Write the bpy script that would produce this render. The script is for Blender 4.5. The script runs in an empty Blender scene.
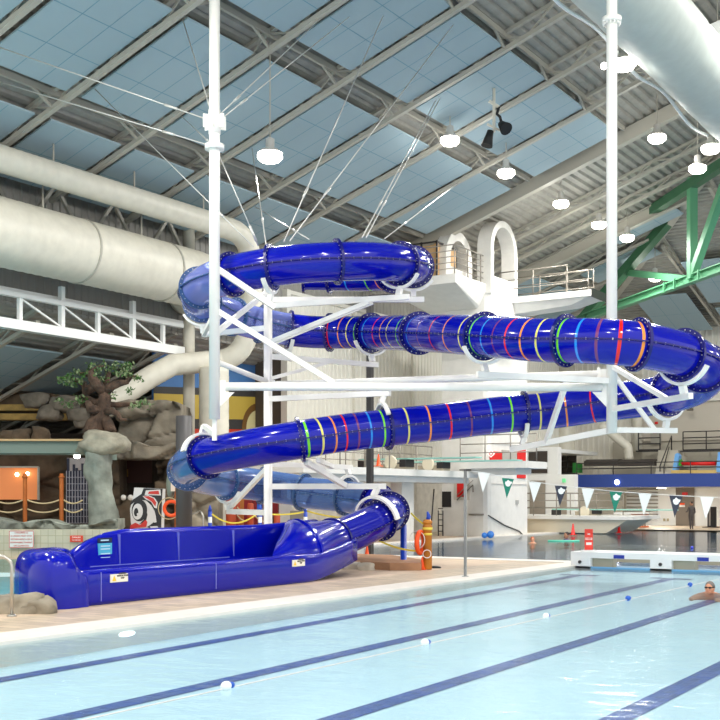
import bpy, bmesh, math, random
from mathutils import Vector, Matrix, noise
random.seed(7)
PI = math.pi
SC = bpy.context.scene
COL = SC.collection
# ------------------------------------------------------------------ measuring
TH = math.atan2(730, 1150)
CT, ST = math.cos(TH), math.sin(TH)
F, HX, HY, EYE = 1150.0, 360.0, 497.0, 1.65
def LD(lat, D, z): return Vector((CT*lat-ST*D, ST*lat+CT*D, z))
def ray(px, py):
    l = (px-HX)/F; u = (HY-py)/F
    return Vector((CT*l-ST, ST*l+CT, u))
E0 = Vector((0, 0, EYE))
def W(px, py, D): return E0 + ray(px, py)*D
def atZ(px, py, z=0.0):
    r = ray(px, py); return E0 + r*((z-EYE)/r.z)
def atX(px, py, X):
    r = ray(px, py); return E0 + r*(X/r.x)
def atY(px, py, Y):
    r = ray(px, py); return E0 + r*(Y/r.y)
RS = 0.345
def roofz(x): return 20.34 + RS*x
def farz(y): return 11.4 + .25*(66-y)
def atRoof(px, py):
    r = ray(px, py); return E0 + r*((20.34-EYE)/(r.z-RS*r.x))
def proj(p):
    lat = CT*p.x+ST*p.y; D = -ST*p.x+CT*p.y
    return HX+F*lat/D, HY-F*(p.z-EYE)/D
# ------------------------------------------------------------------ materials
def lin(c):
    out = []
    for v in c:
        v /= 255.0
        out.append(v/12.92 if v <= .04045 else ((v+.055)/1.055)**2.4)
    return (*out, 1.0)
MATS = {}
def mat(name, c, rough=.5, metal=0.0, spec=.5, emit=None, es=1.0, coat=0.0, noise_amt=0.0, nscale=3.0, bump=0.0, bscale=20.0):
    if name in MATS: return MATS[name]
    m = bpy.data.materials.new(name); m.use_nodes = True
    nt = m.node_tree; b = nt.nodes['Principled BSDF']
    b.inputs['Base Color'].default_value = lin(c)
    b.inputs['Roughness'].default_value = rough
    b.inputs['Metallic'].default_value = metal
    b.inputs['Specular IOR Level'].default_value = spec
    b.inputs['Coat Weight'].default_value = coat
    b.inputs['Coat Roughness'].default_value = .05
    if emit:
        b.inputs['Emission Color'].default_value = lin(emit)
        b.inputs['Emission Strength'].default_value = es
    if noise_amt > 0 or bump > 0:
        tc = nt.nodes.new('ShaderNodeTexCoord')
    if noise_amt > 0:
        n = nt.nodes.new('ShaderNodeTexNoise'); n.inputs['Scale'].default_value = nscale; n.inputs['Detail'].default_value = 6
        mx = nt.nodes.new('ShaderNodeMixRGB')
        c1 = lin([v*(1-noise_amt) for v in c]); c2 = lin([min(255, v*(1+noise_amt)) for v in c])
        mx.inputs[1].default_value = c1; mx.inputs[2].default_value = c2
        rr = nt.nodes.new('ShaderNodeMapRange'); rr.inputs[1].default_value = .3; rr.inputs[2].default_value = .7
        nt.links.new(tc.outputs['Object'], n.inputs['Vector']); nt.links.new(n.outputs['Fac'], rr.inputs[0])
        nt.links.new(rr.outputs[0], mx.inputs[0]); nt.links.new(mx.outputs[0], b.inputs['Base Color'])
    if bump > 0:
        n2 = nt.nodes.new('ShaderNodeTexNoise'); n2.inputs['Scale'].default_value = bscale; n2.inputs['Detail'].default_value = 5
        bp = nt.nodes.new('ShaderNodeBump'); bp.inputs['Strength'].default_value = bump; bp.inputs['Distance'].default_value = .05
        nt.links.new(tc.outputs['Object'], n2.inputs['Vector']); nt.links.new(n2.outputs['Fac'], bp.inputs['Height'])
        nt.links.new(bp.outputs[0], b.inputs['Normal'])
    MATS[name] = m
    return m
def grid_mat(name, c, line, sx, sy, axis='XY', wid=.02, rough=.4, coat=0.0, namt=.08, rot=0.0, off=.0, nsc=2.0):
    """tiles: brick texture in object space"""
    if name in MATS: return MATS[name]
    m = mat(name, c, rough, coat=coat); nt = m.node_tree; b = nt.nodes['Principled BSDF']
    tc = nt.nodes.new('ShaderNodeTexCoord'); mp = nt.nodes.new('ShaderNodeMapping')
    br = nt.nodes.new('ShaderNodeTexBrick')
    br.offset = off; br.inputs['Scale'].default_value = 1.0
    br.inputs['Brick Width'].default_value = sx; br.inputs['Row Height'].default_value = sy
    br.inputs['Mortar Size'].default_value = wid; br.inputs['Mortar Smooth'].default_value = .1
    br.inputs['Color1'].default_value = lin([v*(1-namt) for v in c]); br.inputs['Color2'].default_value = lin([min(255, v*(1+namt)) for v in c])
    br.inputs['Mortar'].default_value = lin(line)
    nt.links.new(tc.outputs['Object'], mp.inputs['Vector'])
    if axis == 'XZ': mp.inputs['Rotation'].default_value = (-PI/2, 0, rot)
    elif axis == 'YZ': mp.inputs['Rotation'].default_value = (-PI/2, 0, PI/2)
    else: mp.inputs['Rotation'].default_value = (0, 0, rot)
    sep = nt.nodes.new('ShaderNodeSeparateXYZ'); cmb = nt.nodes.new('ShaderNodeCombineXYZ')
    if axis in ('XZ', 'YZ'):
        mp.inputs['Rotation'].default_value = (0, 0, rot)
        nt.links.new(mp.outputs[0], sep.inputs[0])
        nt.links.new(sep.outputs[0 if axis == 'XZ' else 1], cmb.inputs[0]); nt.links.new(sep.outputs[2], cmb.inputs[1])
        nt.links.new(cmb.outputs[0], br.inputs['Vector'])
    else:
        nt.links.new(mp.outputs[0], br.inputs['Vector'])
    n = nt.nodes.new('ShaderNodeTexNoise'); n.inputs['Scale'].default_value = nsc; n.inputs['Detail'].default_value = 8
    nt.links.new(tc.outputs['Object'], n.inputs['Vector'])
    mx = nt.nodes.new('ShaderNodeMixRGB'); mx.blend_type = 'MULTIPLY'; mx.inputs[0].default_value = .45
    rr = nt.nodes.new('ShaderNodeMapRange'); rr.inputs[1].default_value = .3; rr.inputs[2].default_value = .7; rr.inputs[3].default_value = .75; rr.inputs[4].default_value = 1.0
    nt.links.new(n.outputs['Fac'], rr.inputs[0]); nt.links.new(br.outputs['Color'], mx.inputs[1]); nt.links.new(rr.outputs[0], mx.inputs[2])
    nt.links.new(mx.outputs[0], b.inputs['Base Color'])
    return m
# ------------------------------------------------------------------ mesh builder
class MB:
    def __init__(s): s.v = []; s.f = []; s.mi = []; s.sm = []
    def add(s, verts, faces, mi=0, smooth=False):
        o = len(s.v); s.v += [Vector(p) for p in verts]
        for f in faces: s.f.append([i+o for i in f]); s.mi.append(mi); s.sm.append(smooth)
        return s
    def box(s, a, b, mi=0):
        x0, y0, z0 = a; x1, y1, z1 = b
        return s.add([(x0,y0,z0),(x1,y0,z0),(x1,y1,z0),(x0,y1,z0),(x0,y0,z1),(x1,y0,z1),(x1,y1,z1),(x0,y1,z1)],
                     [(0,3,2,1),(4,5,6,7),(0,1,5,4),(1,2,6,5),(2,3,7,6),(3,0,4,7)], mi)
    def obox(s, c, ax, ay, az, mi=0):
        """box with centre c and half axis vectors"""
        c, ax, ay, az = map(Vector, (c, ax, ay, az)); v = []
        for k in (-1, 1):
            for i, j in ((-1,-1),(1,-1),(1,1),(-1,1)): v.append(c+ax*i+ay*j+az*k)
        return s.add(v, [(0,3,2,1),(4,5,6,7),(0,1,5,4),(1,2,6,5),(2,3,7,6),(3,0,4,7)], mi)
    def bar(s, p, q, w, h=None, mi=0, up=(0,0,1), w2=None, h2=None):
        """rectangular bar from p to q: width w (sideways), height h (along up)"""
        p, q = Vector(p), Vector(q); h = w if h is None else h
        w2 = w if w2 is None else w2; h2 = h if h2 is None else h2
        t = (q-p).normalized(); u = Vector(up)
        if abs(t.dot(u)) > .99: u = Vector((1,0,0))
        sd = t.cross(u).normalized(); u = sd.cross(t)
        v = [p-sd*w/2-u*h/2, p+sd*w/2-u*h/2, p+sd*w/2+u*h/2, p-sd*w/2+u*h/2,
             q-sd*w2/2-u*h2/2, q+sd*w2/2-u*h2/2, q+sd*w2/2+u*h2/2, q-sd*w2/2+u*h2/2]
        return s.add(v, [(0,1,2,3),(7,6,5,4),(1,0,4,5),(2,1,5,6),(3,2,6,7),(0,3,7,4)], mi)
    def tube(s, pts, r, n=10, mi=0, cap=True, closed=False, smooth=True):
        pts = [Vector(p) for p in pts]; m = len(pts); rr = r if isinstance(r, (list, tuple)) else [r]*m
        rings = []; prev = None
        for i in range(m):
            if closed: t = pts[(i+1) % m]-pts[i-1]
            else: t = pts[min(i+1, m-1)]-pts[max(i-1, 0)]
            t.normalize()
            if prev is None:
                u = Vector((0,0,1)) if abs(t.z) < .9 else Vector((1,0,0))
            else: u = prev
            u = (u-t*u.dot(t)).normalized(); prev = u; w = t.cross(u)
            rings.append([pts[i]+(u*math.cos(2*PI*k/n)+w*math.sin(2*PI*k/n))*rr[i] for k in range(n)])
        v = [p for g in rings for p in g]; f = []
        for i in range(m if closed else m-1):
            a = i*n; b = ((i+1) % m)*n
            for k in range(n): k2 = (k+1) % n; f.append((a+k, a+k2, b+k2, b+k))
        s.add(v, f, mi, smooth)
        if cap and not closed:
            s.add(rings[0], [tuple(range(n))[::-1]], mi); s.add(rings[-1], [tuple(range(n))], mi)
        return s
    def prism(s, poly, d, mi=0):
        """poly: list of 3D points (planar), extruded by vector d"""
        n = len(poly); poly = [Vector(p) for p in poly]; d = Vector(d)
        v = poly+[p+d for p in poly]
        f = [tuple(range(n))[::-1], tuple(range(n, 2*n))]+[(i, (i+1) % n, (i+1) % n+n, i+n) for i in range(n)]
        return s.add(v, f, mi)
    def lathe(s, c, prof, n=20, mi=0, axis=(0,0,1), smooth=True):
        c = Vector(c); az = Vector(axis).normalized(); ax = az.orthogonal().normalized(); ay = az.cross(ax)
        v = []; f = []
        for r, z in prof:
            for k in range(n): a = 2*PI*k/n; v.append(c+az*z+(ax*math.cos(a)+ay*math.sin(a))*r)
        for i in range(len(prof)-1):
            for k in range(n): k2 = (k+1) % n; f.append((i*n+k, i*n+k2, (i+1)*n+k2, (i+1)*n+k))
        s.add(v, f, mi, smooth)
        s.add(v[:n], [tuple(range(n))[::-1]], mi); s.add(v[-n:], [tuple(range(n))], mi)
        return s
    def sphere(s, c, r, n=12, m=8, mi=0):
        c = Vector(c); rx, ry, rz = r if isinstance(r, (tuple, list)) else (r, r, r); v = []; f = []
        for i in range(m+1):
            p = PI*i/m
            for k in range(n): a = 2*PI*k/n; v.append(c+Vector((rx*math.sin(p)*math.cos(a), ry*math.sin(p)*math.sin(a), rz*math.cos(p))))
        for i in range(m):
            for k in range(n): k2 = (k+1) % n; f.append((i*n+k, (i+1)*n+k, (i+1)*n+k2, i*n+k2))
        return s.add(v, f, mi, True)
    def build(s, name, mats, parent=None, origin=None):
        if not isinstance(mats, (list, tuple)): mats = [mats]
        if parent is not None: o = WL[parent.name]
        elif origin is not None: o = Vector(origin)
        else:
            xs = [p.x for p in s.v]; ys = [p.y for p in s.v]; zs = [p.z for p in s.v]
            o = Vector(((min(xs)+max(xs))/2, (min(ys)+max(ys))/2, min(zs)))
        me = bpy.data.meshes.new(name)
        me.from_pydata([tuple(p-o) for p in s.v], [], s.f)
        for m in mats: me.materials.append(m)
        me.polygons.foreach_set('material_index', s.mi); me.polygons.foreach_set('use_smooth', s.sm)
        me.validate(); me.update()
        bm = bmesh.new(); bm.from_mesh(me); bmesh.ops.remove_doubles(bm, verts=bm.verts, dist=1e-5)
        bmesh.ops.recalc_face_normals(bm, faces=bm.faces); bm.to_mesh(me); bm.free()
        ob = bpy.data.objects.new(name, me); COL.objects.link(ob)
        if parent is not None: ob.parent = parent
        else: ob.location = o
        WL[ob.name] = o
        return ob
WL = {}
def thing(name, label, cat, loc=(0,0,0), group=None, kind=None):
    o = bpy.data.objects.new(name, None); o.empty_display_size = .1; COL.objects.link(o); o.location = loc
    WL[o.name] = Vector(loc)
    tag(o, label, cat, group, kind); return o
def tag(o, label=None, cat=None, group=None, kind=None):
    if label: o['label'] = label
    if cat: o['category'] = cat
    if group: o['group'] = group
    if kind: o['kind'] = kind
    return o
def struct(o, label=None):
    o['kind'] = 'structure'
    if label: o['label'] = label
    return o
def copy_tree(src, loc, label=None, group=None):
    r = src.copy(); COL.objects.link(r); r.location = loc; WL[r.name] = Vector(loc)
    if label: r['label'] = label
    if group: r['group'] = group
    for ch in list(src.children):
        c = ch.copy(); COL.objects.link(c); c.parent = r
        for g in list(ch.children):
            d = g.copy(); COL.objects.link(d); d.parent = c
    return r
def text_obj(name, body, size, m, origin, xd, yd, parent=None, extr=.004, align='CENTER', bold=True):
    cu = bpy.data.curves.new(name, 'FONT'); cu.body = body; cu.size = size; cu.extrude = extr
    cu.align_x = align; cu.align_y = 'CENTER'
    if bold: cu.offset = size*.02
    tmp = bpy.data.objects.new('tmp', cu); COL.objects.link(tmp)
    dg = bpy.context.evaluated_depsgraph_get(); me = bpy.data.meshes.new_from_object(tmp.evaluated_get(dg))
    bpy.data.objects.remove(tmp)
    xd = Vector(xd).normalized(); yd = Vector(yd).normalized(); zd = xd.cross(yd)
    o = WL[parent.name] if parent else Vector(origin)
    for v in me.vertices: v.co = Vector(origin)+xd*v.co.x+yd*v.co.y+zd*v.co.z-o
    me.materials.clear(); me.materials.append(m)
    ob = bpy.data.objects.new(name, me); COL.objects.link(ob); WL[ob.name] = o
    if parent: ob.parent = parent
    else: ob.location = o
    return ob
VR = Vector((CT, ST, 0))       # camera right, in the hall
VF = Vector((-ST, CT, 0))
UP = Vector((0, 0, 1))

M_white = mat('white_paint', (236,238,236), .35, spec=.4)
M_steel_white = mat('white_steel', (250,248,241), .4, spec=.5)
M_steel_grey = mat('beige_grey_steel', (176,172,160), .5)
M_deckmetal = mat('roof_deck_metal', (158,155,146), .55, noise_amt=.05)
M_panel = mat('pale_blue_panel', (160,180,188), .8, spec=.2)
M_panel_line = mat('panel_seam', (118,156,172), .8, spec=.2)
M_duct = mat('cream_duct', (214,210,195), .45, noise_amt=.03)
M_siding = mat('cream_siding', (224,221,210), .5)
M_siding_dark = mat('grey_siding', (150,148,142), .5)
M_stainless = mat('stainless', (190,188,182), .3, metal=.85)
M_darkmetal = mat('dark_metal', (50,48,48), .5)
M_rail = mat('rail_grey', (140,134,124), .4, metal=.3)
M_concrete = mat('white_concrete', (218,216,210), .6, noise_amt=.02)
M_blue = mat('slide_blue', (4,14,160), .12, spec=.42)
M_bluedark = mat('slide_flange_blue', (6,9,104), .25, spec=.5)
M_bolt = mat('bolt_head', (200,200,205), .3, metal=.7)
M_green = mat('green_steel', (92,158,118), .45)
M_black = mat('black_matt', (25,25,27), .6)
M_orange = mat('safety_orange', (245,84,20), .45)
M_red = mat('red_paint', (214,22,20), .4)
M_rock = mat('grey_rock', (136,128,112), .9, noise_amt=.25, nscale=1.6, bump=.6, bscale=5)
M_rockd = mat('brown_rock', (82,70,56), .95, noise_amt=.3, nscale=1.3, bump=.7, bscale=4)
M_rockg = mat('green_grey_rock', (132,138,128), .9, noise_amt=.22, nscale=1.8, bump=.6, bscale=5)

# ------------------------------------------------------------------ floor, pools
M_deck = grid_mat('deck_paving', (196,178,154), (166,150,130), .42, .22, wid=.012, off=.5, namt=.07, nsc=1.2)
M_deckp = mat('pinkish_deck', (198,176,152), .6, noise_amt=.04)
M_cope = mat('coping_tile', (226,220,211), .4, noise_amt=.02)
XE = -10.4
f = MB()
def flat(pts, z=0.0, th=.12, mi=0): f.prism([(x, y, z-th) for x, y in pts], (0,0,th), mi)
flat([(-12.4,-6),(-11.12,-6),(-11.12,27.15),(-12.4,27.15)])
flat([(-14.8,-6),(-12.4,-6),(-12.4,27.15),(-14.8,27.15)], mi=1)
flat([(-11.12,-6),(XE,-6),(XE,27.9),(-11.12,27.9)], z=.012, th=.3, mi=2)
flat([(-21.6,27.15),(-11.12,27.15),(-11.12,27.9),(-21.6,27.9)], z=.012, th=.3, mi=2)
flat([(-14.8,16.5),(-14.8,27.15),(-21.6,27.15),(-21.6,45),(-26.6,45),(-26.6,19.8),(-22.1,22.7)], mi=1)
flat([(-21.6,27.9),(-20.9,27.9),(-20.9,66),(-21.6,66)], z=.012, th=.3, mi=2)
flat([(-21.6,45),(-21.6,66),(-27,66),(-27,45)], mi=0)
flat([(-20.9,57.2),(22,57.2),(22,66.2),(-20.9,66.2)], mi=0)
flat([(-26.6,19.8),(-26.6,45),(-46,45),(-46,15)], mi=1)
struct(f.build('floor', [M_deck, M_deckp, M_cope]), 'beige paved pool deck with pale coping')

def pool_mat():
    m = mat('pool_plaster', (218,238,244), .5, noise_amt=.02, nscale=.6); return m
M_pool = pool_mat(); M_lane = grid_mat('lane_tile', (40,70,150), (70,100,170), .1, .1, wid=.008, namt=.15)
M_poolwall = mat('pool_wall_blue', (120,180,220), .5)
M_pool2 = mat('dive_pool_plaster', (158,172,184), .5, noise_amt=.08, nscale=.5)
b = MB()
def zb(y): return -.31+.0105*(y-6)
x0, x1, y0, y1 = XE, 22, -6, 26.0
b.add([(x0,y0,zb(y0)),(x1,y0,zb(y0)),(x1,y1,zb(y1)),(x0,y1,zb(y1))], [(0,1,2,3)])
b.add([(x0,y0,zb(y0)-.1),(x0,y1,zb(y1)-.1),(x0,y1,0),(x0,y0,0)], [(0,1,2,3)], 1)
b.add([(x0,y1,-.5),(x1,y1,-.5),(x1,y1,0),(x0,y1,0)], [(0,1,2,3)], 1)
for X in (-9.72, -7.63, -5.54, -3.45, -1.36, .73):
    w = .125
    b.add([(X-w,y0,zb(y0)+.006),(X+w,y0,zb(y0)+.006),(X+w,24.6,zb(24.6)+.006),(X-w,24.6,zb(24.6)+.006)], [(0,1,2,3)], 2)
    b.add([(X-.45,24.4,zb(24.4)+.008),(X+.45,24.4,zb(24.4)+.008),(X+.45,24.65,zb(24.6)+.008),(X-.45,24.65,zb(24.6)+.008)], [(0,1,2,3)], 2)
struct(b.build('pool_basin', [M_pool, M_poolwall, M_lane]), 'pale lap pool basin with dark blue lane lines')
b = MB()
b.add([(-20.9,27.9,-.8),(XE,27.9,-.8),(XE,27.2,-.8),(22,27.2,-.8),(22,57.2,-.8),(-20.9,57.2,-.8)], [(0,1,2,3,4,5)])
b.add([(-20.9,27.9,-.8),(-20.9,57.2,-.8),(-20.9,57.2,0),(-20.9,27.9,0)], [(0,1,2,3)])
b.add([(-20.9,57.2,-.8),(22,57.2,-.8),(22,57.2,0),(-20.9,57.2,0)], [(0,1,2,3)])
for X in range(-18, 20, 3):
    b.add([(X,28,-.79),(X+.3,28,-.79),(X+.3,56.6,-.79),(X,56.6,-.79)], [(0,1,2,3)], 1)
struct(b.build('pool_basin', [M_pool2, M_lane]), 'deep blue-grey diving pool basin')
b = MB()
LP = [(-14.8,-6),(-14.8,16.5),(-22.1,22.7),(-26.6,19.8),(-40,11.2),(-40,-6)]
b.add([(x,y,-.5) for x,y in LP], [tuple(range(6))])
b.add([(-14.8,-6,-.5),(-14.8,16.5,-.5),(-14.8,16.5,0),(-14.8,-6,0)], [(0,1,2,3)])
b.add([(-14.8,16.5,-.5),(-22.1,22.7,-.5),(-22.1,22.7,0),(-14.8,16.5,0)], [(0,1,2,3)])
struct(b.build('pool_basin', mat('leisure_pool_plaster', (120,196,210), .5, noise_amt=.06)), 'turquoise leisure pool basin behind the slide')

def water_mat(name, tint, bump=.25, sc=1.6, gl=.07):
    m = bpy.data.materials.new(name); m.use_nodes = True; nt = m.node_tree
    nt.nodes.clear(); out = nt.nodes.new('ShaderNodeOutputMaterial')
    tr = nt.nodes.new('ShaderNodeBsdfTransparent'); tr.inputs[0].default_value = lin(tint)
    g = nt.nodes.new('ShaderNodeBsdfGlossy'); g.inputs['Roughness'].default_value = gl
    fr = nt.nodes.new('ShaderNodeFresnel'); fr.inputs[0].default_value = 1.33
    mx = nt.nodes.new('ShaderNodeMixShader')
    tc = nt.nodes.new('ShaderNodeTexCoord'); mp = nt.nodes.new('ShaderNodeMapping'); mp.inputs['Scale'].default_value = (1, 1.6, 1)
    mp.inputs['Rotation'].default_value = (0, 0, -TH)
    n = nt.nodes.new('ShaderNodeTexNoise'); n.inputs['Scale'].default_value = sc; n.inputs['Detail'].default_value = 4
    bp = nt.nodes.new('ShaderNodeBump'); bp.inputs['Strength'].default_value = bump; bp.inputs['Distance'].default_value = .1
    nt.links.new(tc.outputs['Object'], mp.inputs[0]); nt.links.new(mp.outputs[0], n.inputs['Vector']); nt.links.new(n.outputs['Fac'], bp.inputs['Height'])
    nt.links.new(bp.outputs[0], g.inputs['Normal']); 
    mr = nt.nodes.new('ShaderNodeMath'); mr.operation = 'MULTIPLY'; mr.inputs[1].default_value = .66 if name != 'dive_water' else .95
    nt.links.new(fr.outputs[0], mr.inputs[0]); nt.links.new(mr.outputs[0], mx.inputs[0])
    nt.links.new(tr.outputs[0], mx.inputs[1]); nt.links.new(g.outputs[0], mx.inputs[2]); nt.links.new(mx.outputs[0], out.inputs[0])
    return m
w = MB(); w.add([(XE,-6,-.03),(22,-6,-.03),(22,26,-.03),(XE,26,-.03)], [(0,1,2,3)])
tag(w.build('pool_water', water_mat('lap_water', (236,248,252), .3, 2.0, .12)), 'rippled pale aqua water of the near lap pool', 'water', kind='stuff')
w = MB(); w.add([(-20.9,27.9,-.04),(XE,27.9,-.04),(XE,27.2,-.04),(22,27.2,-.04),(22,57.2,-.04),(-20.9,57.2,-.04)], [(0,1,2,3,4,5)])
tag(w.build('pool_water', water_mat('dive_water', (205,225,238), .12, 1.2, .05)), 'dark grey-blue water of the far diving pool', 'water', kind='stuff')
w = MB(); w.add([(x,y,-.03) for x,y in LP], [tuple(range(6))])
tag(w.build('pool_water', water_mat('leisure_water', (200,240,245), .3, 2.5, .05)), 'turquoise water below the tiled wall at far left', 'water', kind='stuff')

# ------------------------------------------------------------------ roof
YS0, XW = 5.0, -26.6
def hipY(x): return min(66.0, 66-(roofz(x)-11.4)/.25)
r = MB(); P = .32; x = XW-.2
def yend(x): return 66-(roofz(x)-11.4)/.25
XR = 8.0
while x < XR:
    prof = [(0,0),(.16,0),(.2,.09),(.28,.09),(.32,0)]
    for (a, za), (c, zc) in zip(prof[:-1], prof[1:]):
        xa, xc = x+a, x+c
        ya, yc = yend(xa), yend(xc)
        r.add([(xa,YS0,roofz(xa)+za),(xc,YS0,roofz(xc)+zc),(xc,yc,roofz(xc)+zc),(xa,ya,roofz(xa)+za)], [(0,1,2,3)])
    x += P
# far slope
y = 27.0
def xhip(y): return (11.4+.25*(66-y)-20.34)/RS
while y < 66.2:
    for (a, za), (c, zc) in zip(prof[:-1], prof[1:]):
        ya, yc = y+a, y+c
        xa, xc = xhip(ya), xhip(yc)
        r.add([(xa,ya,farz(ya)+za),(22,ya,farz(ya)+za),(22,yc,farz(yc)+zc),(xc,yc,farz(yc)+zc)], [(0,1,2,3)])
    y += P
ceil_ = struct(r.build('ceiling', M_deckmetal, origin=(0,0,0)), 'sloping corrugated metal roof deck')
def beamx(y, xa, xb, drop=.55, w=.16, h=.26, mi=0, parent=ceil_, name='joist'):
    """open-web roof joist running up the slope at Y=y"""
    j = MB()
    def pt(x, d): return Vector((x, y, roofz(x)-d))
    j.bar(pt(xa,.06), pt(xb,.06), .14, .1); j.bar(pt(xa,drop), pt(xb,drop), w, .12)
    n = int((xb-xa)/.9); st = (xb-xa)/n
    for k in range(n):
        a = pt(xa+k*st, .06 if k % 2 else drop); c = pt(xa+(k+1)*st, drop if k % 2 else .06)
        j.bar(a, c, .05, .05)
    return j.build(name, M_steel_grey, parent)
JY = [8.4+3.2*i for i in range(11)]     # 8.4 .. 40.4
for i, Y in enumerate(JY[:-1]):
    beamx(Y, XW, XR)
def girder(y, xa, xb, h=.75, nm='girder'):
    j = MB()
    for d, w in ((.05,.32),(h,.32)): j.bar((xa,y,roofz(xa)-d), (xb,y,roofz(xb)-d), w, .05)
    j.bar((xa,y,roofz(xa)-h/2), (xb,y,roofz(xb)-h/2), .04, h)
    j.build(nm, M_steel_grey, ceil_)
for Y in (45.4, 47.8): beamx(Y, XW, min(XR, xhip(Y)-.2), drop=.4, w=.2)
girder(50.2, XW, xhip(50.2)-.1, .6)
for Y in (53.4, 56.6, 59.8): beamx(Y, XW, xhip(Y)-.2, drop=.4)
# purlins running along the hall
for X in (-23.0, -18.3, -14.5, -11.0, -7.5, -4, 0):
    j = MB(); z = roofz(X); ye = min(yend(X)-.2, 64)
    yb = 41 if X < -12 else ye
    j.bar((X,8.4,z-.12), (X,yb,z-.12), .09, .16)
    for i in range(len(JY)):
        Y = JY[i]
        if Y+1.0 < yb and X > -24: j.bar((X,Y,z-.55), (X,Y+.9,z-.1), .06, .06); j.bar((X,Y,z-.55), (X,Y-.9,z-.1), .06, .06)
    j.build('purlin', M_steel_grey, ceil_)
# big sloping I beam seen over the diving tower
j = MB()
def pr(px, py, dz=0): p = atRoof(px, py); p.z += dz; return p
j.build('x', M_steel_grey) if False else None
# far joists run down the far slope
for X in (-17.4, -13.8, -10.2, -6.6, -3, .6, 4.2):
    ya = 66-(roofz(X)-11.4)/.25 if X < -4 else 46
    ya = max(ya, 30)+.4
    j = MB()
    j.bar((X,ya,farz(ya)-.08), (X,65.8,farz(65.8)-.08), .14, .1); j.bar((X,ya,farz(ya)-.5), (X,65.8,farz(65.8)-.5), .14, .12)
    n = int((65.8-ya)/1.0)
    for k in range(n):
        a = ya+(65.8-ya)*k/n; c = ya+(65.8-ya)*(k+1)/n
        j.bar((X,a,farz(a)-(.08 if k%2 else .5)), (X,c,farz(c)-(.5 if k%2 else .08)), .05, .05)
    j.build('joist', M_steel_grey, ceil_)
# hip beam
j = MB()
hp = lambda x: Vector((x, yend(x), roofz(x)-.15))
j.bar(hp(-24.5), hp(-4), .35, .3); j.build('hip_beam', M_steel_grey, ceil_)
# ------------------------------------------------------------------ pale acoustic panels
NORD = ['nearest','second','third','fourth','fifth','sixth','seventh','eighth','ninth','tenth','eleventh','twelfth']
def panel(xa, xb, ya, yb, zf, label, drop=.4, nx=3, ny=3, grp='pale blue ceiling panels'):
    p = MB(); th = .05
    def c(x, y, d=0): return Vector((x, y, zf(x,y)-drop-d))
    p.add([c(xa,ya),c(xb,ya),c(xb,yb),c(xa,yb),c(xa,ya,th),c(xb,ya,th),c(xb,yb,th),c(xa,yb,th)],
          [(0,3,2,1),(4,5,6,7),(0,1,5,4),(1,2,6,5),(2,3,7,6),(3,0,4,7)])
    lw = .012
    for i in range(1, nx):
        x = xa+(xb-xa)*i/nx
        p.add([c(x-lw,ya,th+.004),c(x+lw,ya,th+.004),c(x+lw,yb,th+.004),c(x-lw,yb,th+.004)], [(0,1,2,3)], 1)
    for i in range(1, ny):
        y = ya+(yb-ya)*i/ny
        p.add([c(xa,y-lw,th+.004),c(xb,y-lw,th+.004),c(xb,y+lw,th+.004),c(xa,y+lw,th+.004)], [(0,1,2,3)], 1)
    tag(p.build('ceiling_panel', [M_panel, M_panel_line]), label, 'ceiling panel', grp)
ROWS = [(-26.3,-23.55,'lowest row by the left wall'), (-22.4,-18.75,'middle row'), (-17.75,-14.55,'upper row')]
zr = lambda x, y: roofz(x)
for ri, (xa, xb, rn) in enumerate(ROWS):
    k = 0
    for i in range(2, 10):
        ya, yb = JY[i]+.42, JY[i+1]-.14
        panel(xa, xb, ya, yb, zr, 'pale blue roof panel in the %s, %s bay from the camera' % (rn, NORD[k]), nx=3 if ri else 2)
        k += 1
for (xa, xb, ya, yb, lb) in [(-18.6,-15.6,50.5,52.0,'short pale roof panel just past the deep girder, near the right pole'),
                         (-21.2,-17.9,53.7,56.1,'pale panel beyond the white high platform, behind the right pole'),
                         (-25.8,-22.4,50.6,53.1,'long pale panel above the high platform railing'),
                         (-25.8,-22.4,53.8,56.2,'pale panel low behind the high platform railing'),
                         (-25.8,-22.6,57,59,'lowest pale panel behind the right end of the high platform')]:
    panel(xa, xb, ya, yb, zr, lb, nx=3, ny=2)
zf2 = lambda x, y: farz(y)
FP = [(-17.0,-14.2,56.2,61.2,'pale panel on the far roof slope above the green truss chord'),
      (-13.3,-10.7,50.5,55.5,'pale panel on the far slope right of the green upright'),
      (-13.3,-10.7,57.0,63.6,'pale panel on the far slope against the right picture edge'),
      (-20.6,-17.8,59.8,64.8,'large pale panel on the far slope above the right slide bend'),
      (-16.9,-14.2,62.0,65.2,'last pale panel over the far wall at right'),
      (-9.8,-7.2,50,55,'pale far panel beyond the right picture edge')]
for xa, xb, ya, yb, lb in FP: panel(xa, xb, ya, yb, zf2, lb, nx=3, ny=2, drop=.65)

# ------------------------------------------------------------------ side walls
def siding(mb, p, q, z0, z1, per=.3, dep=.035, mi=0):
    p, q = Vector((*p,0)), Vector((*q,0)); L = (q-p).length; t = (q-p)/L; nrm = Vector((t.y, -t.x, 0)); n = int(L/per); per = L/n
    for k in range(n):
        s0 = k*per
        pr_ = [(0,0),(.5,0),(.62,1),(.88,1),(1,0)]
        for (a, da), (c, dc) in zip(pr_[:-1], pr_[1:]):
            A = p+t*(s0+a*per)+nrm*da*dep; C = p+t*(s0+c*per)+nrm*dc*dep
            mb.add([(A.x,A.y,z0),(C.x,C.y,z0),(C.x,C.y,z1),(A.x,A.y,z1)], [(0,1,2,3)], mi)
w = MB(); siding(w, (-26.7,66), (-26.7,36.6), 0, 9.7); w.box((-26.8,36.6,9.65),(-26.6,66,9.8))
w.box((-26.85,36.5,0),(-26.55,36.75,9.8))
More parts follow.
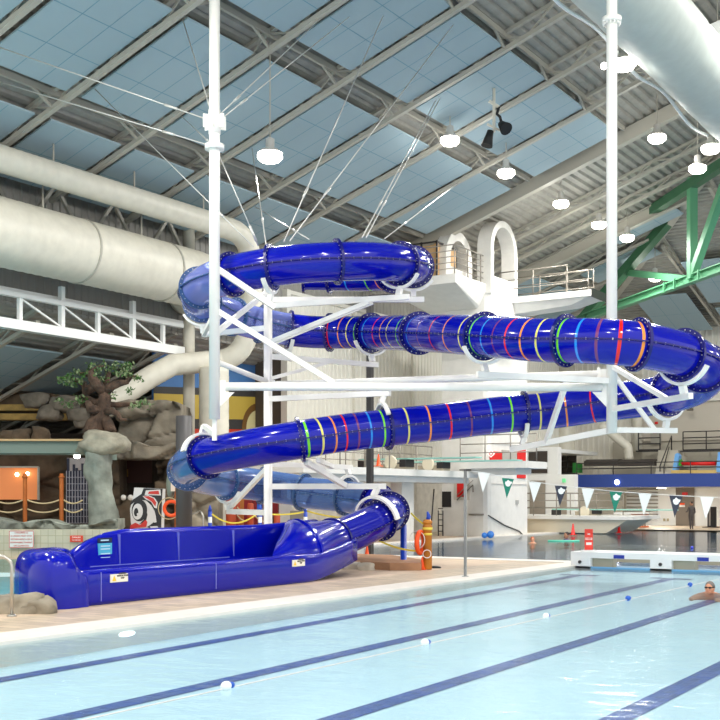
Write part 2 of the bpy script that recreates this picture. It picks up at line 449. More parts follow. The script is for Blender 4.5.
for Y in (41.5, 46.5, 51.5, 57): w.box((-26.72,Y,0),(-26.58,Y+.12,9.7))
struct(w.build('wall_left', M_siding), 'cream corrugated siding wall behind the slide')
w = MB(); siding(w, (-26.78,66), (-26.78,5), 7.3, 11.2, mi=0)
struct(w.build('wall_left', M_siding_dark), 'grey corrugated upper wall behind the big duct')
w = MB(); siding(w, (-27,66.2), (22,66.2), 2.8, 11.6, per=.34)
w.box((-27,66.25,0),(22,66.5,3))
struct(w.build('wall_back', [M_siding]), 'cream corrugated far wall above the balcony')
w = MB(); w.box((-26.62,36.8,0),(-26.5,57.9,2.6)); struct(w.build('wall_left', mat('plain_concrete', (190,185,174), .7, noise_amt=.06)), 'plain concrete foot of the cream siding wall')
# lower leisure-hall roof past the truss
w = MB(); x = -26.75
def lowz(x): return 7.45-.345*(-26.6-x)
while x > -46:
    for (a, za), (c, zc) in zip(prof[:-1], prof[1:]):
        xa, xc = x-a, x-c
        w.add([(xa,5,lowz(xa)+za),(xc,5,lowz(xc)+zc),(xc,36.5,lowz(xc)+zc),(xa,36.5,lowz(xa)+za)], [(0,1,2,3)])
    x -= P
low = struct(w.build('ceiling', M_deckmetal, origin=(-27,20,5)), 'lower corrugated roof over the rock garden')
for i, Y in enumerate((14.8, 17.9, 21.0, 24.1, 27.2, 30.3, 33.4)):
    j = MB()
    for d in (.06, .45): j.bar((-26.8,Y,lowz(-26.8)-d), (-45,Y,lowz(-45)-d), .16, .11)
    for k in range(18):
        xa, xb = -26.8-k, -27.8-k
        j.bar((xa,Y,lowz(xa)-(.06 if k%2 else .45)), (xb,Y,lowz(xb)-(.45 if k%2 else .06)), .05)
    j.build('joist', M_steel_grey, low)
k = 0
for i, Y in enumerate((17.9, 21.0, 24.1, 27.2)):
    panel(-31.6, -28.7, Y+.35, Y+2.75, lambda x, y: lowz(x), 'long blue-green panel under the low roof, %s from the camera' % NORD[k], nx=3, ny=3, drop=.3, grp='panels under the low roof'); k += 1
w = MB(); w.box((-46.3,5,0),(-46,45,3)); w.box((-46,36.6,0),(-26.85,36.75,8.2))
struct(w.build('wall_left', mat('dark_backwall', (84,76,66), .8)), 'dim rear wall of the rock garden')
# ------------------------------------------------------------------ the water slide
def C_(c, R, a): return c[0]+R*math.cos(math.radians(a)), c[1]+R*math.sin(math.radians(a))
CP = []   # lat, D, z
def zy(y, D): return EYE+(HY-y)*D/F
c1, R1 = (-1.26,26.8), 2.5
for a, z in ((95,7.33),(75,7.3),(50,7.2),(25,7.1),(0,7.0),(-22,6.88),(-45,6.77),(-67,6.67),(-90,6.58),(-113,6.49),(-135,6.43),(-158,6.37),(-180,6.3),(-202,6.2),(-225,6.09),(-248,5.96),(-268,5.86)):
    l, d = C_(c1, R1, a); CP.append((l, d, z))
for l, d, y in ((-.3,28.95,332.6),(.6,27.75,332.8),(1.32,26.0,333.2),(1.9,24.3,334.2),(2.6,22.8,336.5),(3.35,21.5,340)):
    CP.append((l, d, zy(y, d)))
c2, R2 = (4.25,23.1), 2.57
for a, z in ((-84,4.42),(-60,4.32),(-35,4.2),(-10,4.02),(15,3.88),(40,3.8),(65,3.72),(88,3.59)):
    l, d = C_(c2, R2, a); CP.append((l, d, z))
for l, d, z in ((3.12,25.62,3.48),(1.9,25.45,3.32),(.8,25.2,3.19),(-.4,24.85,3.03)):
    CP.append((l, d, z))
c3, R3 = (-1.36,27.2), 2.7
for a, z in ((-90,2.86),(-115,2.68),(-140,2.52),(-165,2.36),(-190,2.2),(-215,2.08),(-240,1.97),(-262,1.84)):
    l, d = C_(c3, R3, a); CP.append((l, d, z))
c4, R4 = (-1.82,27.3), 2.52
for a, z in ((80,1.76),(55,1.66),(30,1.53),(5,1.37),(-18,1.2)):
    l, d = C_(c4, R4, a); CP.append((l, d, z))
CP += [(.27,26.0,1.05),(-.13,25.36,.88),(-.58,24.65,.72)]
ctrl = [LD(*c) for c in CP]
def catmull(P):
    out = []
    for i in range(len(P)-1):
        p0 = P[max(i-1,0)]; p1 = P[i]; p2 = P[i+1]; p3 = P[min(i+2, len(P)-1)]
        for k in range(20):
            t = k/20
            out.append(.5*((2*p1)+(p2-p0)*t+(2*p0-5*p1+4*p2-p3)*t*t+(3*p1-p0-3*p2+p3)*t**3))
    out.append(P[-1]); return out
dense = catmull(ctrl)
S = [0]
for a, c in zip(dense[:-1], dense[1:]): S.append(S[-1]+(c-a).length)
LT = S[-1]
def at(s):
    s = max(0, min(LT-1e-6, s)); lo, hi = 0, len(S)-1
    while hi-lo > 1:
        m = (lo+hi)//2
        if S[m] <= s: lo = m
        else: hi = m
    t = (s-S[lo])/(S[hi]-S[lo]); return dense[lo].lerp(dense[hi], t)
def frame(s):
    T = (at(s+.12)-at(s-.12)).normalized(); sd = T.cross(UP).normalized(); return T, sd, sd.cross(T)
PX = [proj(p)[0] for p in dense]
def s_of(px, s0, s1):
    """arc length at which the centreline crosses picture column px, between s0 and s1"""
    best = None
    for i in range(len(S)-1):
        if S[i] < s0 or S[i] > s1: continue
        if (PX[i]-px)*(PX[i+1]-px) <= 0:
            t = (px-PX[i])/(PX[i+1]-PX[i]+1e-9); return S[i]+t*(S[i+1]-S[i])
    j = min((i for i in range(len(S)) if s0 <= S[i] <= s1), key=lambda i: abs(PX[i]-px)); return S[j]
def s_ctrl(i): return S[min(i*20, len(S)-1)]
i_right = min(range(20, 180), key=lambda i: -PX[i]); i_left = min(range(140, 340), key=lambda i: PX[i])
sA, sB = S[i_right], S[i_left]
i_r2 = min(range(420, 640), key=lambda i: -PX[i]); sC = S[i_r2]
i_l2 = min(range(660, 860), key=lambda i: PX[i]); sD = S[i_l2]
i_r3 = min(range(840, len(S)), key=lambda i: -PX[i]); sE = S[i_r3]
RT = .41
SL = thing('water_slide', 'long winding blue tube water slide with rainbow rings ending in an open trough', 'water slide', (LD(-1,25,0)))
# flanges (arc lengths)
fl = [0.05]
fl += [s_of(330, 0, sA), s_of(392, 0, sA), sA]
fl += [s_of(400, sA, sB), s_of(337, sA, sB), s_of(272, sA, sB), s_of(232, sA, sB)]
i_tr0 = len(fl)-1
fl += [sB-.55, sB+.75, s_of(234, sB, sC), s_of(261, sB, sC), s_of(289, sB, sC)]
i_tr1 = len(fl)-1
fl += [s_of(330, sB, sC), s_of(371, sB, sC), s_of(419, sB, sC), s_of(484, sB, sC), s_of(566, sB, sC), s_of(637, sB, sC), s_of(682, sB, sC), sC-.35]
fl += [s_of(668, sC, sD), s_of(525, sC, sD), s_of(387, sC, sD), s_of(300, sC, sD), s_of(206, sC, sD)]
i_tr2 = len(fl)-1
fl += [sD+.3, s_of(226, sD, sE), s_of(262, sD, sE), s_of(303, sD, sE), s_of(345, sD, sE), s_of(377, sD, sE)]
i_tr3 = len(fl)-1
fl += [sE+.2, s_of(379, sE, LT), LT-.02]
fl = sorted(fl)
RAIN = {'r':(232,30,28),'o':(250,150,50),'y':(232,222,110),'g':(120,222,40),'b':(30,140,235),'p':(120,50,110)}
RM = {k: mat('ring_'+n, RAIN[k], .15, coat=.3) for k, n in zip('roygbp', ('red','orange','yellow','green','blue','plum'))}
RKEY = list('roygbp')
stripes = []
for px, c in ((351,'b'),(374,'g'),(386,'o')): stripes.append((s_of(px,0,sA), c))
for px, c in ((333,'r'),(347.6,'o'),(358,'y'),(367,'g'),(376,'b'),(387,'r'),(395,'o'),(402,'y'),(412,'g'),(423,'b'),(434,'p'),(446.5,'r'),(460,'o'),(475.5,'y'),(486.5,'g'),(498,'b'),(509.5,'p'),(521.5,'r'),(535,'o'),(549.5,'y'),(569.5,'g'),(586,'b'),(602.5,'p'),(618,'r'),(633,'o')): stripes.append((s_of(px,sB,sC), c))
for px, c in ((594,'r'),(565,'o'),(537.5,'y'),(508.5,'g'),(488,'b'),(467,'p'),(446.5,'r'),(425.5,'o'),(403.5,'y'),(379.5,'g'),(366,'b'),(353.5,'p'),(341,'r'),(328.7,'o'),(316,'y'),(304.5,'g')): stripes.append((s_of(px,sC,sD), c))
def glassy(name, tint, body, tr=.62):
    m = bpy.data.materials.new(name); m.use_nodes = True; nt = m.node_tree; nt.nodes.clear()
    out = nt.nodes.new('ShaderNodeOutputMaterial'); t = nt.nodes.new('ShaderNodeBsdfTransparent'); t.inputs[0].default_value = lin(tint)
    p = nt.nodes.new('ShaderNodeBsdfPrincipled'); p.inputs['Base Color'].default_value = lin(body); p.inputs['Roughness'].default_value = .12; p.inputs['Coat Weight'].default_value = .5
    lw = nt.nodes.new('ShaderNodeLayerWeight'); lw.inputs[0].default_value = .35
    mr = nt.nodes.new('ShaderNodeMapRange'); mr.inputs[3].default_value = 1-tr; mr.inputs[4].default_value = 1.0
    mx = nt.nodes.new('ShaderNodeMixShader')
    nt.links.new(lw.outputs['Facing'], mr.inputs[0]); nt.links.new(mr.outputs[0], mx.inputs[0]); nt.links.new(t.outputs[0], mx.inputs[1]); nt.links.new(p.outputs[0], mx.inputs[2])
    nt.links.new(mx.outputs[0], out.inputs[0]); return m
M_clear_up = glassy('lilac_clear_tube', (188,196,236), (130,144,218), .72)
M_clear_lo = glassy('pale_blue_clear_tube', (165,190,228), (100,136,200), .74)
M_clearfl = mat('slate_blue_flange', (48,84,132), .3)
M_cyanfl = M_clearfl
NR = 32
def tube_sec(s0, s1, mbody, strp, mname):
    m = MB()
    # stations: uniform plus stripe borders
    st = []
    n = max(2, int((s1-s0)/.14))
    st = [(s0+(s1-s0)*k/n) for k in range(n+1)]
    for sc, c in strp: st += [sc-.021, sc+.021]
    st = sorted(set(round(v, 4) for v in st))
    st2 = [st[0]]
    for v in st[1:]:
        if v-st2[-1] > .008 or any(abs(v-(sc+e)) < 1e-3 for sc, c in strp for e in (-.021,.021)): st2.append(v)
    rings = []
    for v in st2:
        T, sd, u = frame(v); c = at(v)
        rings.append([c+(sd*math.cos(2*PI*k/NR)+u*math.sin(2*PI*k/NR))*RT for k in range(NR)])
    V = [p for g in rings for p in g]; o = len(m.v); m.v += V
    for i in range(len(rings)-1):
        mid = (st2[i]+st2[i+1])/2; mi = 0
        for sc, c in strp:
            if abs(mid-sc) < .022: mi = 1+RKEY.index(c)
        for k in range(NR):
            k2 = (k+1) % NR; m.f.append([i*NR+k, i*NR+k2, (i+1)*NR+k2, (i+1)*NR+k]); m.mi.append(mi); m.sm.append(True)
    ob = m.build('tube_section', [mbody]+[RM[k] for k in RKEY], SL)
    # seams on both sides with bolts
    q = MB(); n = max(2, int((s1-s0)/.25))
    for sg in (-1, 1):
        A = []
        for k in range(n+1):
            v = s0+.03+(s1-s0-.06)*k/n; T, sd, u = frame(v); c = at(v)
            A.append((c+sd*sg*(RT-.005), c+sd*sg*(RT+.055), u))
        for k in range(n):
            (a0, a1, ua), (b0, b1, ub) = A[k], A[k+1]; h = .012
            q.add([a0-ua*h,a1-ua*h,a1+ua*h,a0+ua*h,b0-ub*h,b1-ub*h,b1+ub*h,b0+ub*h], [(1,2,6,5),(2,3,7,6),(1,0,4,5)], 0)
        nb = int((s1-s0)/.17)
        for k in range(nb):
            v = s0+.08+k*.17; T, sd, u = frame(v); c = at(v)+sd*sg*(RT+.03)
            q.obox(c, sd*.008, u*.018, T*.008, 1)
    q.build('seam', [M_bluedark if mname == 'blue' else M_clearfl, M_bolt], ob)
    return ob
def flange(s, mf, r=.49):
    q = MB(); T, sd, u = frame(s); c = at(s)
    ri, ro, h = RT-.004, r, .03; n = 40
    V = []
    for k in range(n):
        a = 2*PI*k/n; d = sd*math.cos(a)+u*math.sin(a)
        V += [c+d*ri-T*h, c+d*ro-T*h, c+d*ro+T*h, c+d*ri+T*h]
    Fc = []
    for k in range(n):
        a = k*4; b2 = ((k+1) % n)*4
        for e in range(3): Fc.append((a+e, a+e+1, b2+e+1, b2+e))
    q.add(V, Fc, 0, False)
    for k in range(24):
        a = 2*PI*(k+.5)/24; d = sd*math.cos(a)+u*math.sin(a)
        q.obox(c+d*(ri+ro)/2, T*(h+.01), d*.009, T.cross(d)*.009, 1)
    q.build('flange', [mf, M_bolt], SL)
for i in range(len(fl)-1):
    clear = (i_tr0 <= i < i_tr1) or (i_tr2 <= i < i_tr3)
    low_ = i >= i_tr2
    strp = [x for x in stripes if fl[i]+.05 < x[0] < fl[i+1]-.05]
    tube_sec(fl[i], fl[i+1], (M_clear_lo if low_ else M_clear_up) if clear else M_blue, strp, 'clear' if clear else 'blue')
for i, s in enumerate(fl):
    clear = (i_tr0 < i < i_tr1) or (i_tr2 < i < i_tr3)
    flange(s, M_clearfl if clear else M_bluedark)

# --- run-out trough
endp = at(LT); XC = endp.x
def loft(secs, mb, mi=0, smooth=True, close=True):
    n = len(secs[0]); o = len(mb.v)
    V = [p for g in secs for p in g]; Fc = []
    for i in range(len(secs)-1):
        for k in range(n if close else n-1):
            k2 = (k+1) % n; Fc.append((i*n+k, i*n+k2, (i+1)*n+k2, (i+1)*n+k))
    mb.add(V, Fc, mi, smooth)
XN, XF = -12.75, -14.35
def trough_prof(y):
    # near lip height, far lip height, bottom lift by station
    zn, zf = .53, 1.06
    if y < 14.9: t = (14.9-y)/1.4; zf = 1.06-.4*min(1.4,t)**2.0
    lift = 0
    if y > 18.5: t = min(1, (y-18.5)/2.4); lift = .34*t**1.5
    zn += lift*.9
    xn = XN-.38*max(0, min(1,(y-18.2)/2.6))**1.2; xf = XF+.2*max(0, min(1,(y-18.2)/2.6))
    if y > 18.8: zf = 1.06+.1*min(1,(y-18.8)/2)
    P_ = [(xn-.03-lift*.9,0+lift),(xn,.06+lift),(xn+.0,zn-.08),(xn-.01,zn-.02),(xn-.05,zn+.01),(xn-.16,zn+.01),(xn-.2,zn-.03),(xn-.24,zn-.15),(xn-.36,.22+lift*.8),
          (xn-.6,.13+lift*.8),(xf+.5,.13+lift*.8),(xf+.26,.24+lift*.8),(xf+.14,.5+lift*.5),(xf+.1,zf-.06),(xf+.08,zf),(xf+.02,zf+.03),(xf-.06,zf+.02),(xf-.1,zf-.04),(xf-.1,.1+lift),(xf-.04+lift*.9,lift)]
    return [Vector((x, max(y, 12.2+.8*(XN-x)), z)) for x, z in P_]
q = MB()
ys = [12.15,12.5,13.0,13.3,13.6,14.0,14.4,14.8,15.5,16.5,17.5,18.2,18.6,19.0,19.4,19.8,20.2,20.5]
loft([trough_prof(y) for y in ys], q)
q.add(trough_prof(ys[-1]), [tuple(range(20))]); q.add(trough_prof(ys[0]), [tuple(range(20))])
tr_ = q.build('trough', M_blue, SL)
# nose at the end
q = MB(); secs = []
PL = [(-12.74,12.45),(-12.7,12.25),(-12.69,12.1),(-12.71,11.95),(-12.79,11.8),(-12.95,11.73),(-13.2,11.74),(-13.5,11.83),(-13.8,11.98),(-14.05,12.15),(-14.25,12.4),(-14.38,12.8),(-14.42,13.2),(-14.42,13.55),(-14.0,13.4),(-13.5,13.05),(-13.1,12.75)]
PLs = []
for i in range(len(PL)):
    p0, p1, p2, p3 = (Vector((*PL[(i+k-1) % len(PL)],0)) for k in range(4))
    for k in range(4):
        t = k/4; PLs.append(.5*((2*p1)+(p2-p0)*t+(2*p0-5*p1+4*p2-p3)*t*t+(3*p1-p0-3*p2+p3)*t**3))
for z, sc in ((0,1),(.25,1.0),(.45,.995),(.55,.98),(.64,.95),(.71,.9),(.77,.82),(.815,.7),(.845,.52),(.86,.3),(.865,.06)):
    cx, cy = -13.5, 12.3
    secs.append([Vector((cx+(p.x-cx)*sc, cy+(p.y-cy)*sc-max(0,z-.42)*1.5*min(1,max(0,(p.y-12.15)/.35))*(1 if p.x > -13.3 else max(0,1-(-13.3-p.x)/.7))*min(1,sc*1.2), z)) for p in PLs])
loft(secs, q); q.add(secs[-1], [tuple(range(len(PLs)))])
q.build('end_nose', M_blue, SL)
# hood closing the top between trough and tube
q = MB(); secs = []; ye_ = endp.y
for k in range(17):
    t = k/16; y = 17.15+t*(ye_-17.15); u_ = min(1, t/.42); v_ = min(1, max(0, (t-.42)/.58))
    zl = .52+(endp.z-.52)*v_; xn = XN-.07; xf = XF+.12
    hw = (xn-xf)/2; cx = (xn+xf)/2
    hw = hw+(.46-hw)*(v_*v_*(3-2*v_)); cx = cx+(XC-cx)*v_
    H = .06+.3*math.sin(u_*PI/2); H = H+(.46-H)*v_
    ring = []
    for a in range(25):
        an = PI*a/24; fr = (1-math.cos(an))/2; base = zl+(1.0-zl)*fr*(1-v_)
        ring.append(Vector((cx+hw*math.cos(an), y+2.3*fr*max(0,1-t)**1.5, base+H*math.sin(an))))
    secs.append(ring)
loft(secs, q, close=False)
sct = secs[8]
for a, c in zip(sct[:-1], sct[1:]):
    d = Vector((0,.035,0)); n1 = (a-Vector((XC,a.y,.5))).normalized()*.04; n2 = (c-Vector((XC,c.y,.5))).normalized()*.04
    q.add([a-d,a-d+n1,a+d+n1,a+d,c-d,c-d+n2,c+d+n2,c+d], [(0,1,5,4),(1,2,6,5),(2,3,7,6)])
q.build('hood', M_blue, SL)
q = MB(); secs = []
for k in range(9):
    t = k/8; y = 18.9+t*(ye_-18.9); cz = .5+(endp.z-.5)*t; ring = []
    hw = .78+(.46-.78)*t; hh = .45+(.46-.45)*t
    for a in range(25):
        an = PI+PI*a/24; ring.append(Vector((XC+hw*math.cos(an), y, max(cz+hh*math.sin(an), .02))))
    secs.append(ring)
loft(secs, q, close=False); q.build('transition_cone', M_blue, SL)
M_seamline = mat('seam_line', (120,128,210), .4)
for px in (119,178,233):
    c_ = atX(px,548,XF+.12); m = MB(); m.box((XF+.09,c_.y-.008,.3),(XF+.145,c_.y+.008,1.0)); m.build('joint_line', M_seamline, SL)
m = MB(); m.box((XF+.13,13.9,.47),(XF+.16,17.6,.485)); m.build('joint_line', M_seamline, SL)
for px in (101,216):
    c_ = atX(px,585,XN); m = MB(); m.box((XN-.004,c_.y-.007,.06),(XN+.006,c_.y+.007,.5)); m.build('joint_line', M_seamline, SL)
# stickers and seams on the trough
M_sticker = mat('sticker_white', (238,234,222), .5); M_teal = mat('sign_teal', (80,190,215), .5); M_navy = mat('sign_navy', (20,36,70), .5); M_ink = mat('ink', (60,55,55), .6)
M_yel = mat('warning_yellow', (240,200,60), .5)
def caution(pxa, pxb):
    a = atX(pxa, 576, XN+.012); c = atX(pxb, 576, XN+.012)
    y0, y1 = a.y, c.y
    zt = .455; zb_ = .33
    m = MB(); m.box((XN+.001,y0,zb_),(XN+.012,y1,zt)); st = m.build('caution_sticker', M_sticker, SL)
    m = MB(); h = (zt-zb_); yy = y0+.08; m.prism([(XN+.013,yy-.045,zb_+.02),(XN+.013,yy+.045,zb_+.02),(XN+.013,yy,zt-.02)], (.003,0,0)); m.build('warning_triangle', M_yel, st)
    text_obj('caution_text', 'CAUTION\nWATCH YOUR\nSTEP', .036, M_ink, (XN+.014,(y0+.14+y1)/2,(zt+zb_)/2+.033), (0,1,0), (0,0,1), st)
caution(110.5, 128); caution(292.5, 305)
pA = atX(105.5, 553, XF+.13)
m = MB(); m.box((XF+.1,pA.y-.16,.52),(XF+.125,pA.y+.16,.86)); sg = m.build('notice', M_teal, SL)
m = MB(); m.box((XF+.1,pA.y-.16,.87),(XF+.127,pA.y+.16,.95)); m.build('notice_header', M_navy, sg)
m = MB()
for z in (.9,.8,.75,.67,.6): m.box((XF+.127,pA.y-.11,z),(XF+.13,pA.y+(.11 if z<.9 else .08),z+.022))
m.build('notice_lines', mat('pale_cyan', (200,235,240), .5), sg)
# --------------------------------------------------------------- support frame
SF = thing('slide_support_frame', 'white steel poles, beams and cradles carrying the blue water slide', 'slide support', W(215,435,24.3)*1.0)
D1 = 24.05; P1 = W(214.5,435,D1); P2 = W(611.8,435,24.2); P3 = W(268,500,26.6)
def onpole(P, y):
    lat = CT*P.x+ST*P.y; D = -ST*P.x+CT*P.y
    return Vector((P.x, P.y, EYE+(HY-y)*D/F))
def zof(P, z): return Vector((P.x, P.y, z))
MW = M_steel_white
def part(name, fn, mats=MW, parent=SF):
    m = MB(); fn(m); return m.build(name, mats, parent)
RP = .112
zt1 = roofz(P1.x)-.2; zt2 = roofz(P2.x)-.2
zbot = onpole(P1,419).z; zcol = onpole(P1,147).z; zbr = onpole(P1,122).z
def pole1(m):
    m.lathe(zof(P1,0), [(RP,zbot),(RP,zt1)], 20)
    m.lathe(zof(P1,0), [(RP+.09,zcol-.06),(RP+.09,zcol+.05)], 24)
    m.lathe(zof(P1,0), [(RP+.015,zbr-.25),(RP+.015,zbr+.25)], 20)
    for a in range(6):
        d = Vector((math.cos(a*PI/3), math.sin(a*PI/3), 0)); m.obox(zof(P1,zbr)+d*(RP+.07), d*.07, d.cross(UP)*.012, UP*.14)
    m.box((P1.x-.05,P1.y-.02,zbot-.45),(P1.x+.05,P1.y+.02,zbot+.02))
part('hanging_pole', pole1)
zb2 = onpole(P2,433).z; zc2 = zt2-1.5
def pole2(m):
    m.lathe(zof(P2,0), [(RP,zb2),(RP,zt2)], 20)
    zc = onpole(P2,20).z
    m.lathe(zof(P2,0), [(RP+.09,zc-.06),(RP+.09,zc+.05)], 24)
    for a in range(14):
        d = Vector((math.cos(a*PI/7), math.sin(a*PI/7), 0)); m.obox(zof(P2,zc-.08)+d*(RP+.06), d*.015, d.cross(UP)*.015, UP*.03)
part('hanging_pole', pole2)
z3t = onpole(P3,287).z
part('standing_post', lambda m: (m.lathe(zof(P3,0), [(.2,0),(.2,.03),(.1,.03),(.1,z3t)], 18)))
def pp(px, py, D): return W(px, py, D)
# main long beams
zB1 = onpole(P1,386.5).z
e1 = (zof(P2,0)-zof(P1,0)).normalized()
def b1(m):
    a = zof(P1,zB1)+e1*(RP+.12); c = zof(P2,zB1)-e1*(RP+.1)
    m.tube([a, c], .088, 16)
    m.bar(zof(P1,zB1)+e1*RP, a, .02, .26); m.bar(c, zof(P2,zB1)-e1*RP, .02, .22)
    m.prism([zof(P1,zB1-.12)+e1*RP, zof(P1,zB1-.12)+e1*.42, zof(P1,zB1-.42)+e1*RP], e1.cross(UP)*.015)
    m.prism([zof(P2,zB1-.1)-e1*RP, zof(P2,zB1-.1)-e1*.42, zof(P2,zB1-.42)-e1*RP], e1.cross(UP)*.015)
part('beam', b1)
zB2 = onpole(P2,373.5).z; e2 = (zof(P2,0)-zof(P3,0)).normalized()
def b2(m):
    a = zof(P3,zB2)+e2*.12; c = zof(P2,zB2)-e2*(RP+.16)
    m.tube([a, c], .075, 14); m.bar(a-e2*.1, a+e2*.05, .02, .2); m.bar(c, zof(P2,zB2)-e2*RP, .02, .2)
    m.obox(c, e2*.03, UP*.13, e2.cross(UP)*.06)
part('beam', b2)
# pipe from left pole to standing post
part('brace', lambda m: m.tube([onpole(P1,361), onpole(P3,382)], .06, 12))
def cradle(s, side=-1, span=150, r=.55, w=.09, mid=None, ang=0):
    """curved saddle under (side=-1) or over (side=+1) the tube at s; returns its middle point"""
    m = MB(); T, sd, u = frame(s+.07); c = at(s+.07); n = 18; A = []
    for k in range(n+1):
        a = math.radians(-span/2+span*k/n+ang); d = u*math.cos(a)*side+sd*math.sin(a); A.append((c+d*(r-.035), c+d*(r+.02)))
    for (a0, a1), (b0, b1) in zip(A[:-1], A[1:]):
        m.add([a0-T*w/2,a1-T*w/2,a1+T*w/2,a0+T*w/2,b0-T*w/2,b1-T*w/2,b1+T*w/2,b0+T*w/2], [(0,1,5,4),(1,2,6,5),(2,3,7,6),(3,0,4,7)], 0, False)
    e = c+u*side*(r+.01); tip = c+UP*side*(r+.16)
    m.bar(e-T*0, tip, .12, .1)
    m.build('cradle', MW, SF); return tip
def arm(a, c, w=.09, h=.12): part('arm', lambda m: m.bar(a, c, w, h))
def arm_ext(a, c, ext=.25, w=.09, h=.12):
    d = (c-a).normalized(); arm(a, c+d*ext, w, h)
# top loop
F_ = fl
s400, s337, s272 = s_of(400,sA,sB), s_of(337,sA,sB), s_of(272,sA,sB)
t = cradle(s400, -1, 120); g1z = t.z-.05
arm_ext(zof(P3,g1z), t-UP*.05)
t3 = cradle(sA-.0, -1, 110); arm_ext(zof(P3,t3.z-.05), t3-UP*.05)
t2 = cradle(s272, -1, 110); arm_ext(onpole(P1,267), t2-UP*.05, .15)
arm(onpole(P1,334), zof(P3,z3t-.1), .08, .1)
arm(onpole(P1,309), zof(P1,zB1)+e1*2.5+UP*.08, .09, .11)
arm(onpole(P3,343), (zof(P3,g1z)).lerp(Vector((t.x,t.y,g1z)), .78)-UP*.06, .08, .1)
arm(onpole(P3,345), (zof(P3,t3.z-.05)).lerp(Vector((t3.x,t3.y,t3.z-.05)), .72)-UP*.06, .08, .1)
# rear arms under the clear bends
tb = cradle(sB+.75, -1, 120); arm(tb-UP*.04, zof(P3,tb.z+.02)); arm(tb-UP*.04, zof(P1,tb.z-.06), .08, .1)
tq = cradle(s_of(289,sB,sC), -1, 110); arm(zof(P3,tq.z-.04), tq-UP*.04)
t371 = cradle(s_of(371,sB,sC), -1, 130); arm_ext(zof(P3,t371.z-.07), t371-UP*.07, .15)
arm(zof(P3,t371.z-.6), zof(P3,t371.z-.07).lerp(t371-UP*.07, .6), .08, .08)
t480 = cradle(s_of(484,sB,sC), -1, 130); arm_ext(zof(P2,t480.z-.06), t480-UP*.06, .2)
arm(zof(P2,t480.z+.9), at(s_of(566,sB,sC))+(UP*-.3)-VF*-.35, .08, .1)
# right bend
for ss, ps in ((s_of(682,sB,sC), 389), (s_of(668,sC,sD), 412)):
    tt = cradle(ss, -1, 130); arm_ext(zof(P2,tt.z-.06), tt-UP*.06, .25, .09, .11)
    arm(onpole(P2,366 if ps == 389 else 372), zof(P2,tt.z-.06).lerp(tt-UP*.06, .8), .08, .09)
# row 4 cradles
t525 = cradle(s_of(525,sC,sD), -1, 120); a5 = zof(P2,onpole(P2,430).z); arm_ext(a5, t525-UP*.06, .3)
arm(zof(P2,zB2)-e2*.9, a5.lerp(t525-UP*.06, .72), .09, .11)
t387 = cradle(s_of(387,sC,sD), 1, 120); arm_ext(zof(P3,t387.z+.05), t387+UP*.05, .15, .11, .12)
ttop = cradle(s_of(206,sC,sD), 1, 150, w=.16)
m = MB(); m.bar(ttop, zof(P1,zbot-.3), .1, .1); m.build('hanger', MW, SF)
# low arms
tl = cradle(s_of(226,sD,sE), -1, 120); arm(tl-UP*.05, zof(P3,tl.z-.05), .1, .13)
arm(tl-UP*.0, zof(P3,tl.z+1.0), .09, .11)
t345 = cradle(s_of(345,sD,sE), 1, 130); arm_ext(zof(P3,t345.z+.05), t345+UP*.05, .2, .1, .12)
t386 = cradle(s_of(379,sE,LT), 1, 170, r=.58, w=.14); arm_ext(zof(P3,t386.z+.05), t386+UP*.05, .2, .11, .13)
arm(at(s_of(306,sC,sD))-UP*.5, zof(P3,t386.z+.05).lerp(t386+UP*.05, .72), .1, .12)
arm(at(s_of(318,sC,sD))-UP*.5, zof(P3,t345.z+.05).lerp(t345+UP*.05, .8), .09, .1)
part('blue_leg', lambda m: (m.lathe(LD(1.03,27.2,0), [(.22,0),(.22,.03),(.075,.03),(.075,1.0)], 16)), mat('blue_post', (20,60,180), .4))
# cables
def cable(a, c, r=.014):
    m = MB(); m.tube([a, c], r, 6)
    d = (c-a); L = d.length; mid = a+d*.8; m.tube([mid, mid+d.normalized()*.35], r*2.0, 8)
    m.build('cable', mat('galvanised_cable', (206,206,200), .35, metal=.3), SF)
br = zof(P1, zbr)
def up_to_roof(px, py): p = atRoof(px, py); p.z -= .5; return p
for px, py in ((182,-3),(-12,22)): cable(up_to_roof(px,py), br)
cable(up_to_roof(-12,58), zof(P1,zcol)); cable(up_to_roof(181,98), zof(P1,zcol))
cable(up_to_roof(322,-2), br+UP*.05); cable(up_to_roof(349,-2), br-UP*.05)
tcx = lambda s: at(s)+frame(s)[2]*(.5)
def ccab(px, py, s): cable(up_to_roof(px,py), tcx(s))
cable(up_to_roof(95,70), tcx(s_of(255,sA,sB)))
ccab(220-8,120, s_of(262,sA,sB)) if False else cable(zof(P1,zcol+.05), tcx(s_of(260,sA,sB)))
ccab(252,132, s_of(268,sA,sB)); ccab(255,192, s_of(311,sA,sB))
ccab(383,-3, s_of(286,sA,sB)); ccab(453,7, s_of(292,sA,sB))
ccab(436,84, s_of(364,sA,sB)); ccab(440,82, s_of(368,sA,sB)); ccab(457,170, s_of(386,sA,sB))
